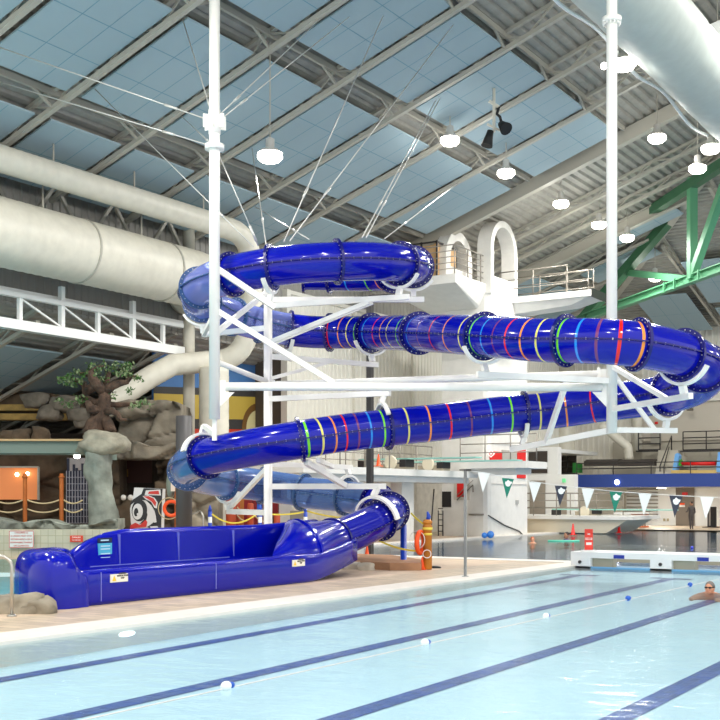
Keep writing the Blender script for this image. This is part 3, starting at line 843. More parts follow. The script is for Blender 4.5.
# ------------------------------------------------------------------ ducts
def duct(mb, pts, r, step=.16, amp=.012, n=28, mi=0):
    P_ = [Vector(p) for p in pts]; out = [P_[0]]
    for a, c in zip(P_[:-1], P_[1:]):
        k = max(1, int((c-a).length/step)); out += [a.lerp(c, (i+1)/k) for i in range(k)]
    mb.tube(out, [r+(amp if i % 2 else -amp*.3) for i in range(len(out))], n, mi)
def bend(a, b_, c, rad, n=8):
    a, b_, c = map(Vector, (a, b_, c)); d1 = (a-b_).normalized(); d2 = (c-b_).normalized(); p = b_+d1*rad; q = b_+d2*rad
    return [(p*(1-t)**2+b_*2*t*(1-t)+q*t*t) for t in [i/n for i in range(n+1)]]
D = thing('ventilation_duct', 'huge cream spiral duct along the left wall', 'duct', (-25,20,8.85))
m = MB(); duct(m, [(-25,8,8.85),(-25,28.2,8.85)]+bend((-25,28.2,8.85),(-25,30.4,8.85),(-26.6,30.4,8.85),1.5), .93); m.build('duct_body', M_duct, D)
m = MB()
for Y in (12,16,20,24,27.6): m.lathe((-25,Y,8.85), [(.96,-.03),(.96,.03)], 32, axis=(0,1,0))
m.build('joint_ring', M_steel_grey, D)
for Y in (14.5,18.5,22.6,26.6):
    m = MB(); m.tube([(-24.95,Y,8.4),(-24.95,Y,roofz(-24.95)-.5)], .03, 8); m.box((-25.05,Y-.08,8.35),(-24.0,Y+.08,8.42)) if False else None; m.build('hanger', M_steel_grey, D)
D = thing('ventilation_duct', 'slimmer cream duct high on the left, elbowing down behind the left pole', 'duct', (-24.3,25,10.55))
m = MB()
endY = atX(216,230,-24.3).y
pth = [(-24.3,8,10.55),(-24.3,endY-.2,10.62)]
x_, y_ = -24.3, endY+1.6
pth += bend((-24.3,endY,10.62),(x_,y_+.3,10.62),(x_,y_+.3,9),1.2)
q1 = W(238,338,38); 
pth += [(x_,y_+.3,8.2)]
lo = W(239,335,(-ST*x_+CT*(y_+.3)))
pth += [(x_,y_+.3,lo.z+.3)]
dd = -ST*x_+CT*(y_+.3)
pth += bend((x_,y_+.3,lo.z+.3), W(238,358,dd), W(200,363,dd), .6)
pth += [W(172,365,dd-1), W(150,377,dd-1.5), W(120,397,dd-2), W(106,407,dd-2.3)]
duct(m, pth, .36, amp=.007, step=.13); m.build('duct_body', M_duct, D)
for Y in (12.5,16,19.2,22.4,25.6,28.8):
    m = MB(); m.tube([(-24.3,Y,10.7),(-24.3,Y,roofz(-24.3)-.5)], .025, 8); m.build('hanger', M_steel_grey, D)
D = W(214,500,39)
m = MB(); zt_ = W(214,368,39).z; duct(m, [(D.x,D.y,0),(D.x,D.y,zt_)], .5, amp=.008); tag(m.build('ventilation_duct', M_duct), 'thick vertical cream duct standing behind the left pole', 'duct')
D = thing('fabric_duct', 'very wide white round duct running under the roof at top right', 'duct', (-9.8,25,13.6))
m = MB(); P_ = []; Y = 18
while Y < 47: P_.append(Y); Y += .35
m.tube([(-9.3,y,13.65) for y in P_], [.95+(.02 if i % 6 else -.015) for i in range(len(P_))], 36)
m.build('duct_body', mat('white_fabric_duct', (198,206,198), .6, noise_amt=.02), D)
m = MB(); c = atX(708,48,-9.3); m.obox(Vector((-9.2,c.y,14.6)), Vector((.5,0,.1)), Vector((0,.35,0)), Vector((-.1,0,.5))); m.obox(Vector((-8.75,c.y,14.4)), Vector((.05,0,0)), Vector((0,.27,0)), Vector((0,0,.3)), 1)
m.build('outlet_box', [M_white, M_darkmetal], D)
for Y in (22,26,30,34,38,42):
    m = MB(); m.tube([(-9.2,Y,14.5),(-9.2,Y,roofz(-9.2)-.4)], .015, 6); m.build('hanger', M_steel_grey, D)
m = MB(); m.tube([(-10.38,y,13.2+.12*math.sin(y*1.2)) for y in [18+.5*i for i in range(58)]], .05, 8); tag(m.build('cable_conduit', M_white), 'thin white wavy conduit hanging beside the wide round duct', 'conduit')

# ------------------------------------------------------------------ left wall steel
T = thing('wall_truss', 'white box truss spanning the opening under the big duct', 'truss', (-26.2,20,6.5))
m = MB(); m.box((-26.35,6,6.48),(-26.05,29.9,6.76)); m.build('bottom_chord', M_white, T)
m = MB(); m.box((-26.3,6,7.42),(-26.1,29.9,7.56)); m.box((-26.8,6,7.56),(-26.4,36,7.72)); m.build('top_chord', M_white, T)
ty = [atX(px,340,-26.2).y for px in (20,62,98,133,163)]
for i, Y in enumerate(ty):
    m = MB()
    if i in (1,3): m.box((-26.3,Y-.07,6.7),(-26.14,Y+.07,8.0))
    else: m.box((-26.27,Y-.06,6.7),(-26.15,Y+.06,7.45))
    m.build('upright', M_white, T)
for a, c in zip(ty[:-1], ty[1:]):
    m = MB(); m.bar((-26.2,a,7.42),(-26.2,c,6.76), .05); m.build('brace', M_white, T)
T = thing('roof_braces', 'beige triangular braces between the two left ducts', 'brace', (-26.2,20,9.6))
for px in (-10,60,118,172):
    Y = atX(px,200,-26).y
    for s_ in (-1,1):
        m = MB(); m.bar((-26.2,Y,11.0),(-26.2,Y+s_*1.1,9.6), .1); m.build('brace', M_steel_grey, T)
m = MB(); m.box((-26.3,6,10.95),(-26.1,36,11.1)); m.build('brace_rail', M_steel_grey, T)
c = atX(189,300,-26.3)
m = MB(); m.lathe((-26.3,c.y,0), [(.2,0),(.2,roofz(-26.3)-.1)], 20); tag(m.build('round_column', M_duct), 'round cream column at the end of the white wall truss', 'column')
c = W(184,500,31)
m = MB(); m.lathe((c.x,c.y,0), [(.22,0),(.22,W(184,416,31).z)], 20); tag(m.build('round_column', mat('dark_column', (70,68,68), .5)), 'dark grey round column left of the clear lower slide bend', 'column')

# mural wall
m = MB(); ya, yb = 30.7, 36.6
X = -28.2
def strip(z0a, z0b, z1a, z1b, mi, e=0): m.add([(X+e,ya,z0a),(X+e,yb,z0b),(X+e,yb,z1b),(X+e,ya,z1a)], [(0,1,2,3)], mi)
strip(0,0,4.1,4.35,4); strip(4.1,4.35,4.45,4.75,1); strip(4.45,4.75,5.35,5.65,2); strip(5.35,5.65,5.6,5.95,1); strip(5.6,5.95,7.3,7.3,0)
p0 = atX(258,430,X)
def disc(r0, r1, mi, e, cy=p0.y, cz=4.35):
    n = 40; V = []
    for k in range(n): a = 2*PI*k/n; V += [(X+e,cy+r0*math.cos(a),cz+r0*math.sin(a)),(X+e,cy+r1*math.cos(a),cz+r1*math.sin(a))]
    m.add(V, [(2*k,2*k+1,(2*k+3)%(2*n),(2*k+2)%(2*n)) for k in range(n)], mi)
disc(.01,.78,5,.01); disc(.78,1.05,3,.015); disc(0.3,.45,3,.02, cz=3.95)
m.box((X-.1,ya,0),(X-.02,yb,7.4), 0)
struct(m.build('wall_left', [mat('mural_blue', (64,112,168), .6), mat('mural_black', (52,50,48), .6), mat('mural_ochre', (186,160,64), .6), mat('mural_brown', (112,78,30), .6), mat('mural_red', (196,52,18), .6), mat('mural_cream', (214,204,150), .6)]), 'blue, ochre and red painted wall behind the left pole')

# ------------------------------------------------------------------ rocks
def boulder(label, c, r, m_, seed, name='boulder', group=None, sq=.35, sub=3, build=True):
    bm = bmesh.new(); bmesh.ops.create_icosphere(bm, subdivisions=sub, radius=1)
    off = Vector((seed*3.7, seed*1.3, seed*2.1)); c = Vector(c)
    V = []
    for v in bm.verts:
        d = v.co.normalized(); k = 1+sq*noise.noise(d*1.1+off)+.16*noise.noise(d*2.8+off)+.06*noise.noise(d*7+off)
        q = Vector((max(-.8,min(.8,d.x)),max(-.8,min(.8,d.y)),max(-.78,min(.78,d.z))))*1.15*k
        lat = VR*q.x*r[0]+VF*q.y*r[1]+UP*q.z*r[2]; V.append(c+lat)
    Fc = [[v.index for v in f.verts] for f in bm.faces]; bm.free()
    m = MB(); m.add(V, Fc, 0, True)
    o = m.build(name, m_)
    if label: tag(o, label, 'rock', group)
    return o
boulder('grey boulder at the pool edge behind the steel handrail', atZ(10,614)+UP*.08+VF*.3, (.4,.32,.2), M_rock, 1)
boulder('smaller rounded boulder touching the blue slide nose', atZ(36,614)+UP*.05+VF*.2, (.24,.24,.16), M_rock, 2)
for i, (px, py, r, lb) in enumerate([(338,566,.22,'flat pale stone nearest the blue slide exit'),(350,569,.26,'middle flat pale stone by the low brown kerb'),(366,570,.2,'flat pale stone right of the others by the brown kerb'),(357,563,.2,'pale stone behind the other three at the kerb')]):
    boulder(lb, atZ(px,py)+UP*.05, (r,r*.8,.12), mat('pale_rock',(186,178,162),.9,noise_amt=.12,bump=.4,bscale=6), i+20)
def rockwall(label, px0, px1, py0, py1, Dp, m_, amp=.5, cell=1.3, seed=0, th=.8, name='rock_wall', nx=None):
    A = W(px0,py0,Dp); B_ = W(px1,py0,Dp); zt, zb_ = A.z, W(px0,py1,Dp).z
    L = (B_-A).length; nx = nx or max(8, int(L/.065)); nz = max(6, int((zt-zb_)/.065)); V = []
    for j in range(nz+1):
        for i in range(nx+1):
            p = A.lerp(B_, i/nx); p.z = zt+(zb_-zt)*j/nz
            q = Vector((p.x*.8+seed, p.y*.8, p.z*1.25))*(1/cell)
            q += Vector((1,1,1))*.25*noise.noise(q*1.5)
            dist, pts_ = noise.voronoi(q)
            edge = min(.1, (dist[1]-dist[0]))*10
            h = noise.cell(pts_[0]*7.3)*.55+edge*.45+.15*noise.noise(p*2.5)
            topj = (.3*noise.noise(p*.9+Vector((seed,0,0)))) * max(0, 1-j/(nz*.3)) if True else 0
            V.append(p-VF*amp*h+UP*topj)
    Fc = [(j*(nx+1)+i, j*(nx+1)+i+1, (j+1)*(nx+1)+i+1, (j+1)*(nx+1)+i) for j in range(nz) for i in range(nx)]
    m = MB(); m.add(V, Fc, 0, True)
    back = [v+VF*(th+amp) for v in V]
    bd = [i for i in range(nx+1)]+[(j*(nx+1)+nx) for j in range(1, nz+1)]+[nz*(nx+1)+i for i in range(nx-1, -1, -1)]+[j*(nx+1) for j in range(nz-1, 0, -1)]
    n = len(bd); m.add([V[k] for k in bd]+[back[k] for k in bd], [(i, (i+1)%n, (i+1)%n+n, i+n) for i in range(n)])
    o = m.build(name, m_); tag(o, label, 'rock wall'); return o
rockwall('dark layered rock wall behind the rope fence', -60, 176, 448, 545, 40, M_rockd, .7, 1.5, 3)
rockwall('tall blocky grey rock wall right of the tree', 119, 183, 402, 447, 37.5, mat('warm_rock', (126,118,104), .9, noise_amt=.2, nscale=1.6, bump=.6, bscale=5), .8, 1.1, 5, th=1.5)
rockwall('rock lintel over the dark cave opening', 112, 181, 441, 459, 36.4, mat('warm_rock',(126,118,104),.9), .5, 1.0, 8, th=1.2)
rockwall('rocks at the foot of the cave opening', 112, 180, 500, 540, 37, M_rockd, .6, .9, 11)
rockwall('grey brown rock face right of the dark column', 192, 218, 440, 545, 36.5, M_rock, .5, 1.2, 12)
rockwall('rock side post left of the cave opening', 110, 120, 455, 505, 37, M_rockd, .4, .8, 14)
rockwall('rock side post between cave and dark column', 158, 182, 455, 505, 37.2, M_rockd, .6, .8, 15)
rockwall('low grey rocks along the top of the tiled wall', -60, 118, 521, 531, 32.2, M_rockg, .35, .5, 17, th=.6)
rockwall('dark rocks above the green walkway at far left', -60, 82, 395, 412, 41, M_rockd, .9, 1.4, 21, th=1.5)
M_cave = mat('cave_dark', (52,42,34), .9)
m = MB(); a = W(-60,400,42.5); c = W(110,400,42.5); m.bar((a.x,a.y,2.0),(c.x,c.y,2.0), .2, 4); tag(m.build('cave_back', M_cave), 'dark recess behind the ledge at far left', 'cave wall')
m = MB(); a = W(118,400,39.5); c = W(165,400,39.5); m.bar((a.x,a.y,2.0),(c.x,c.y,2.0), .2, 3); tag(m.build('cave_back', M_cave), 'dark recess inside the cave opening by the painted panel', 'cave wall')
M_timber = mat('timber', (150,122,64), .7, noise_amt=.15, nscale=4)
for (xa, xb, y, lb) in ((-50,40,408,'upper timber ledge beam at far left'),(-50,70,417,'lower timber ledge beam at far left')):
    m = MB(); m.bar(W(xa,y,38.2), W(xb,y,38.2), .5, .2); tag(m.build('timber_beam', M_timber), lb, 'beam')
for i, (px, py, s_, lb) in enumerate([(36,401,.55,'round boulder on the ledge, left of the tree'),(64,404,.6,'pale boulder just left of the tree crown'),(50,413,.55,'low boulder on the lower timber ledge'),(78,415,.5,'boulder behind the tree trunk'),(83,423,.35,'small boulder under the tree roots'),(8,436,.33,'first little rock on the green walkway from the left'),(22,436,.36,'second little rock on the green walkway from the left'),(41,434,.36,'tallest little rock on the green walkway')]):
    s_ *= .78; boulder(lb, W(px,py,37 if py < 430 else 35), (s_,s_*.7,s_*.6 if py < 430 else s_*.85), mat('ledge_rock', (98,92,82), .9, noise_amt=.2, bump=.5, bscale=6) if i < 5 else M_rockd, 30+i)
# green walkway
T = thing('green_walkway', 'pale green steel walkway edge above the rope fence', 'walkway', W(30,455,34.5))
m = MB(); a, c = W(-60,447.5,34.5), W(108,447.5,34.5); m.bar(a, c, 1.2, .38); m.build('edge_beam', mat('grey_green_steel', (118,134,124), .6), T)
m = MB(); a, c = W(-60,441,34.4), W(90,441,34.4); m.bar(a, c, 1.3, .06); m.build('deck_edge', mat('tan_edge', (190,160,116), .7), T)
m = MB(); a, c = W(-60,453.5,34.3), W(112,453.5,34.3); m.bar(a, c, .5, .08); m.bar(c, W(112,460,34.3), .3, .1); m.build('flange_edge', mat('grey_green_steel', (118,134,124), .6), T)
# rock pillar
def pillar():
    m = MB(); n = 28; V = []; zs = 40; z0, z1 = W(100,530,33.4).z-.3, W(100,452,33.4).z
    for j in range(zs+1):
        t = j/zs; z = z0+(z1-z0)*t; cc = W(100+3*(math.sin(t*5)), 500, 33.4); r = .36+.1*(1-t)**3+.05*math.sin(t*9)
        for k in range(n):
            a = 2*PI*k/n; d = Vector((math.cos(a), math.sin(a), 0)); q = Vector((d.x, d.y, z))
            rr = r*(1+.28*noise.noise(q*1.6)+.1*noise.noise(q*5)); V.append(Vector((cc.x, cc.y, z))+d*rr)
    m.add(V, [(j*n+k, j*n+(k+1)%n, (j+1)*n+(k+1)%n, (j+1)*n+k) for j in range(zs) for k in range(n)], 0, True)
    tag(m.build('rock_pillar', M_rockg), 'grey green rock pillar holding up the tree boulder', 'rock')
pillar()
boulder('big faceted boulder under the twisted tree', W(104,443,33.6), (.72,.6,.36), mat('pale_green_rock', (146,142,126), .9, noise_amt=.15, bump=.5, bscale=6), 51)
# tree
T = thing('twisted_tree', 'gnarled brown tree with sparse green leaves on top of the boulder', 'tree', W(98,432,34.2))
M_bark = mat('bark', (72,56,45), .9, noise_amt=.35, nscale=5, bump=.9, bscale=14)
Dt = 34.2
def tp(px, py, dd=0): return W(px, py, Dt+dd)
m = MB()
trunk = [(96,440,0,.62),(97,428,0,.5),(100,418,0,.42),(103,408,0,.36),(105,398,0,.3),(104,390,0,.28)]
m.tube([tp(a,b_,c) for a,b_,c,r in trunk], [r*.62 for *_, r in trunk], 18)
BR = [[(104,392,0,.26),(98,386,-.2,.22),(92,378,-.3,.2),(90,371,-.3,.12)],[(104,392,0,.26),(112,386,-.1,.2),(120,383,0,.16),(127,382,.1,.12),(129,375,.1,.06)],
      [(104,400,0,.22),(96,403,.1,.16),(88,398,.2,.12),(82,397,.3,.05)],[(103,412,0,.2),(112,411,-.3,.15),(118,414,-.4,.12),(121,420,-.4,.09),(127,419,-.4,.03)],
      [(100,412,0,.26),(90,408,-.4,.2),(87,401,-.5,.1)],[(106,404,0,.14),(118,405,.2,.12),(132,404,.3,.08),(146,404,.3,.03)],
      [(96,385,.3,.2),(86,392,.6,.22),(84,384,.6,.16),(78,381,.6,.1),(69,378,.6,.05)],[(92,376,.2,.1),(84,374,.2,.08),(76,372,.2,.05)],
      [(105,392,.2,.18),(107,380,.2,.14),(110,370,.2,.06)],[(127,382,.1,.09),(133,376,.1,.06),(140,378,.1,.03)],[(90,372,-.3,.09),(97,367,-.2,.06),(104,366,-.1,.03)],
      [(88,436,-.3,.3),(92,425,-.2,.3),(97,415,0,.25)],[(112,434,-.4,.25),(108,424,-.2,.25),(103,415,0,.22)],[(92,440,-.5,.2),(93,430,-.4,.2),(96,420,-.1,.2)]]
for b_ in BR: m.tube([tp(a,c,d) for a,c,d,r in b_], [r*.68 for *_, r in b_], 10)
m.build('trunk', M_bark, T)
m = MB(); random.seed(3)
CL = [(90,371),(84,374),(76,372),(69,378),(100,368),(110,368),(104,364),(118,372),(125,370),(129,366),(133,376),(140,378),(74,384),(80,380),(96,373),(68,383),(124,366),(115,366),(60,380),(78,400),(82,400),(60,399),(70,404),(134,406),(140,404),(146,403),(112,396),(130,391),(126,373),(92,366),(66,377),(106,378),(98,378)]
for (px, py) in CL:
    for k in range(26):
        c = tp(px+random.gauss(0,2.4), py+random.gauss(0,2.0), random.gauss(.1,.22))
        d = Vector((random.gauss(0,1),random.gauss(0,1),random.gauss(0,1))).normalized(); e = d.orthogonal().normalized()
        s_ = random.uniform(.035,.075); m.add([c-d*s_, c+e*s_*.5, c+d*s_, c-e*s_*.5], [(0,1,2,3)], random.randint(0,2))
o = m.build('leaves', [mat('leaf_green', (60,104,40), .6), mat('leaf_pale', (116,134,92), .6), mat('leaf_dark', (52,78,40), .6)], T); o['kind'] = 'stuff'
# orange lit window, gate
T = thing('orange_window', 'orange glowing interior window in the dark rock wall', 'window', W(18,500,38.6))
m = MB(); a, c = W(-20,483,38.9), W(38.5,483,38.9); m.bar(a, c, .06, 1.12); m.build('pane', mat('orange_pane', (214,134,76), .35, emit=(210,110,50), es=.35), T)
m = MB(); m.bar(W(-20,467,38.8), W(38.5,467,38.8), .1, .05); m.bar(W(38.5,467,38.8), W(38.5,500,38.8), .06); m.build('frame', M_steel_grey, T)
for px, py in ((17,474.5),(27.5,473.8)):
    m = MB(); m.sphere(W(px,py,38.75), .07); m.build('lamp_glow', mat('warm_glow', (255,240,215), .5, emit=(255,236,200), es=6), T)
T = thing('barred_gate', 'white barred gate with a navy skyline panel between the rocks', 'gate', W(78,523,38.2))
a, c = W(67,480,38.3), W(93,480,38.3); zt_, zm, zb_ = W(67,458,38.3).z, W(67,474,38.3).z, W(67,523,38.3).z
m = MB(); m.bar(Vector((a.x,a.y,(zt_+zb_)/2)), Vector((c.x,c.y,(zt_+zb_)/2)), .04, zt_-zb_); m.build('backing', mat('lilac_grey', (168,160,160), .6), T)
m = MB(); 
for k, h in enumerate((.62,.2,.42,.3,.22,.45,.05,.12,.28)):
    p = a.lerp(c, (k+.5)/9); zz = zm+h-.1; m.bar(Vector((p.x,p.y,zb_))-VF*.04, Vector((p.x,p.y,zz))-VF*.04, .03, .082, up=VR)
m.build('skyline_panel', mat('navy_panel', (26,28,52), .5), T)
m = MB()
for k in range(10): p = a.lerp(c, k/9)-VF*.07; m.bar(Vector((p.x,p.y,zb_)), Vector((p.x,p.y,zm+.1)), .018)
for k in range(8): z = zb_+(zm-zb_)*k/7.5; m.bar(Vector((a.x,a.y,z))-VF*.07, Vector((c.x,c.y,z))-VF*.07, .015)
m.build('bars', mat('bar_white', (190,190,200), .4), T)
# tiled wall with signs
M_wtile = grid_mat('wall_tiles', (196,188,164), (168,160,132), .2, .2, axis='XZ', wid=.008, rough=.35, rot=-TH, namt=.05)
m = MB(); a, c = W(-80,529,31.2), W(132,529,31.2); zt_ = W(0,529.5,31.2).z; m.bar(Vector((a.x,a.y,zt_/2-.2))+VF*.15, Vector((c.x,c.y,zt_/2-.2))+VF*.15, .3, zt_+.4)
struct(m.build('wall_left', M_wtile), 'beige tiled low wall with two signs above the turquoise pool')
def signboard(label, px0, py0, px1, py1, Dd, mcol, lines, name='sign', cat='sign', tcol=None, border=None):
    a, c = W(px0,py1,Dd), W(px1,py0,Dd); T = thing(name, label, cat, (a+c)/2)
    w_, h_ = (c-a).dot(VR), c.z-a.z; mid = (a+c)/2
    m = MB(); m.obox(mid, VR*w_/2, VF*.012, UP*h_/2); m.build('board', mcol, T)
    if border:
        m = MB()
        for s_ in (-1,1): m.obox(mid+UP*s_*h_*.47-VF*.014, VR*w_*.48, VF*.002, UP*.008); m.obox(mid+VR*s_*w_*.48-VF*.014, VR*.008, VF*.002, UP*h_*.47)
        m.build('border', border, T)
    n = len(lines)
    for i, (tx, sz, mc) in enumerate(lines):
        if not tx: continue
        text_obj('lettering', tx, sz, mc, mid+UP*h_*(.5-(i+.7)/(n+.4))-VF*.016, VR, UP, T, bold=False)
    return T
M_rtxt = mat('red_letter', (196,70,52), .5); M_wtxt = mat('white_letter', (240,238,232), .5, emit=None)
signboard('white warning sign with red lettering on the tiled wall', 9, 530.5, 34, 548, 31.1, mat('sign_white', (222,222,216), .5), [('CHILDREN 12',.06,M_rtxt),('& UNDER MUST STAY',.06,M_rtxt),('WITHIN REACH OF A',.06,M_rtxt),('RESPONSIBLE PARENT',.06,M_rtxt),('OR GUARDIAN',.06,M_rtxt)], border=M_rtxt)
signboard('small red sign with white letters on the tiled wall', 70, 535.5, 83, 542, 31.1, mat('sign_red', (214,60,30), .5), [('DANGER',.06,M_wtxt),('NO DIVING',.045,M_wtxt)])
# rope fence
M_post = mat('orange_wood_post', (166,88,24), .6, noise_amt=.12)
M_rope = mat('rope', (196,178,138), .8)
FT = []
for px, lb in ((-8,'orange wooden rope post partly outside at far left'),(25,'orange wooden rope post left of the barred gate by the window'),(61.5,'orange wooden rope post touching the barred gate')):
    b0 = W(px,526,33.0); b1_ = W(px,473.5,33.0); FT.append(b0)
    T = thing('rope_post', lb, 'post', b0, 'rope fence posts'); m = MB(); m.lathe(b0, [(.06,0),(.062,.03),(.06,b1_.z-b0.z-.05),(.05,b1_.z-b0.z)], 16); m.lathe(b0, [(.085,b1_.z-b0.z-.12),(.085,b1_.z-b0.z-.08)], 16); m.build('post_body', M_post, T)
def rope(p, q, sag, r=.022, lb=None, m_=M_rope, nm='rope', cat='rope', grp=None, parent=None):
    m = MB(); m.tube([p.lerp(q, i/12)-UP*sag*4*(i/12)*(1-i/12) for i in range(13)], r, 6)
    if parent: return m.build(nm, m_, parent)
    return tag(m.build(nm, m_), lb, cat, grp)
for i, (a_, c_) in enumerate(((-8,25),(25,61.5),(61.5,85))):
    for py, w_ in ((500,'upper'),(509,'lower')):
        rope(W(a_,py,33.0)+VR*.07, W(c_,py,33.0)-VR*.07, .1, lb='%s beige rope %s' % (w_, ('running out of frame at far left','between the two rope posts','from the right post across the barred gate')[i]))
# painted panel
T = thing('painted_panel', 'tall panel painted with black, white and red curved shapes by the cave', 'painted panel', W(147,528,33.5))
M_pw, M_pk, M_pr = mat('panel_white', (214,214,212), .4), mat('panel_black', (28,28,30), .4), mat('panel_red', (196,52,44), .4)
def pa(x, y, e=0): return W(130+x*33/230, 487.5+y*43/300, 33.5)-VF*e      # panel coordinates 0..230 by 0..300
m = MB(); m.prism([pa(30,0),(pa(227,8)),(pa(217,284)),(pa(10,300)),(pa(0,150)),(pa(22,60))], VF*.5); m.build('panel_body', M_pw, T)
def shp(poly, mt, e): m = MB(); m.prism([pa(x,y,e) for x,y in poly], VF*.01); m.build('painted_shape', mt, T)
def ell(cx, cy, rx, ry, rot=0, n=28): return [(cx+rx*math.cos(a)*math.cos(rot)-ry*math.sin(a)*math.sin(rot), cy+rx*math.cos(a)*math.sin(rot)+ry*math.sin(a)*math.cos(rot)) for a in [2*PI*i/n for i in range(n)]]
shp([(95,5),(228,9),(224,60),(218,282),(150,290),(118,276),(140,262),(175,235),(182,205),(172,165),(150,125),(112,90),(60,85),(20,110),(2,125),(4,108),(20,85),(50,65),(80,45)], M_pk, .01)
shp([(88,110),(112,145),(122,190),(112,232),(60,262),(95,225),(105,190),(98,150)], M_pk, .01)
shp(ell(66,160,54,76,.05), M_pk, .012); shp(ell(54,168,36,56,.05), M_pw, .022); shp(ell(44,172,15,29,.05), M_pk, .033); shp(ell(54,186,5,8), M_pw, .045)
shp([(112,20),(212,14),(216,56),(102,52)], M_pw, .022); shp([(134,28),(200,22),(206,48),(126,44)], M_pr, .033)
shp([(88,60),(128,54),(172,72),(194,104),(188,146),(170,140),(148,100),(110,82)], M_pw, .022); shp([(95,62),(130,60),(166,76),(184,104),(178,132),(152,98),(120,76)], M_pr, .033)
shp([(100,92),(125,104),(160,150),(180,200),(186,242),(170,246),(160,200),(138,152)], M_pw, .022)
shp([(0,292),(5,262),(40,245),(70,262),(110,225),(122,240),(114,275),(60,280),(20,286),(8,302)], M_pr, .033); shp([(140,272),(190,268),(205,288),(150,297)], M_pw, .022)
for px, lb in ((123.5,'left of two small white globe lights in the cave'),(130.5,'right of two small white globe lights in the cave')):
    m = MB(); m.sphere(W(px,497.5,36), .09); tag(m.build('globe_light', mat('globe_white', (235,232,225), .4)), lb, 'globe')
m = MB(); m.bar(W(120,468,38.3), W(152,468,38.3), .05, 1.0); tag(m.build('brown_board', mat('maroon_board', (72,38,30), .7)), 'dark maroon board inside the cave opening', 'board')
m = MB(); m.bar(W(121,473,38.2), W(128,473,38.2), .05, .25); tag(m.build('small_notice', mat('ochre_notice', (150,112,40), .7)), 'small ochre notice on the dark maroon board', 'notice')
def torus(mb, c, ax, R, r, n=28, k=10, mi=0, a0=0, a1=2*PI):
    ax = Vector(ax).normalized(); u = ax.orthogonal().normalized(); v = ax.cross(u)
    full = abs(a1-a0-2*PI) < 1e-3
    mb.tube([Vector(c)+(u*math.cos(a0+(a1-a0)*i/n)+v*math.sin(a0+(a1-a0)*i/n))*R for i in range(n if full else n+1)], r, k, mi, closed=full)
# life ring by the dark column
T = thing('rescue_post', 'brown post carrying a glass-fronted rescue case beside the dark column', 'post', W(176,530,32.5))
b0 = W(177.5,545,32.5); m = MB(); m.bar(Vector((b0.x,b0.y,0)), W(177.5,488,32.5), .12); m.build('post_body', M_post, T)
m = MB(); m.sphere(W(171,484,32.6), (.14,.14,.42)); m.build('rescue_case', mat('grey_green_case', (120,130,118), .3), T)
m = MB(); m.obox(W(173,487,32.35), VR*.06, VF*.01, UP*.12); m.build('notice', mat('case_notice', (226,208,190), .5), T)
T = thing('life_ring', 'orange life ring hanging low beside the dark column', 'life ring', W(171.5,508,32.3))
m = MB(); torus(m, W(171.5,508.5,32.3), VF, .2, .05); m.build('ring_body', M_orange, T)
m = MB(); torus(m, W(169,508.5,32.25), VF, .3, .012); m.build('grab_rope', M_rope, T)

# ------------------------------------------------------------------ things standing behind the slide
def upost(label, px, top, D_, h0=0, r=.1, m_=M_post, nm='play_post', cat='post', grp=None):
    b0 = W(px,500,D_); T = thing(nm, label, cat, (b0.x,b0.y,0), grp); z = W(px,top,D_).z
    m = MB(); m.lathe((b0.x,b0.y,0), [(r,0),(r,z-.04),(r*.7,z)], 14); m.build('post_body', m_, T); return T
M_redpost = mat('red_brown_post', (164,62,24), .6)
upost('thick red brown post behind the slide, first right of the blue striped bollard', 231, 497, 36, m_=M_redpost, r=.16)
upost('red brown post just right of the thick one behind the slide', 237, 499, 36.5, m_=M_redpost)
upost('red brown post between the ropes left of the white standing post', 250.5, 503, 36, m_=M_redpost)
upost('short red brown post right of the white standing post', 277, 514, 35, m_=M_redpost)
for a_, c_, y0, y1, lb in ((237,251,507,510,'upper slack rope between the red brown posts'),(237,251,515,519,'lower slack rope between the red brown posts'),(251,268,511,521,'rope sloping from the red brown post to the white standing post')):
    rope(W(a_,y0,36.2), W(c_,y1,36.2), .12, lb=lb)
M_stripeb = mat('stripe_blue', (30,70,180), .5)
for px, lb in ((210,'blue and white striped bollard behind the left part of the slide'),(260,'blue and white striped bollard left of the white standing post'),(305.5,'blue and white striped bollard behind the slide exit hood')):
    b0 = W(px,500,34.5); T = thing('striped_bollard', lb, 'bollard', (b0.x,b0.y,0), 'striped bollards'); zt_ = W(px,511,34.5).z
    m = MB(); r_ = .06
    for k in range(7): m.lathe((b0.x,b0.y,0), [(r_,k*zt_/7),(r_,(k+1)*zt_/7)], 14, k % 2)
    m.lathe((b0.x,b0.y,0), [(.18,0),(.18,.04)], 14, 0); m.build('bollard_body', [M_stripeb, M_white], T)
    m = MB(); m.lathe((b0.x,b0.y,zt_), [(.065,0),(.04,.1),(.01,.18)], 12); m.build('cap', M_stripeb, T)
M_tape = mat('yellow_tape', (232,214,80), .5)
def tape(p, q, sag, lb): 
    m = MB(); P_ = [p.lerp(q, i/14)-UP*sag*4*(i/14)*(1-i/14) for i in range(15)]
    for a, c in zip(P_[:-1], P_[1:]): m.bar(a, c, .006, .045)
    tag(m.build('caution_tape', M_tape), lb, 'tape')
tape(W(212,514,34.4), W(259,512,34.4), .3, 'yellow tape sagging between the first two striped bollards')
tape(W(261,513,34.4), W(304,512,34.4), .06, 'yellow tape between the second and third striped bollards')
tape(W(307,511,34.4), W(379,517,27.8), .1, 'yellow tape from the third striped bollard to the slide exit')
T = thing('storage_bin', 'red storage cabinet behind the red brown posts', 'cabinet', W(256,520,39)*1)
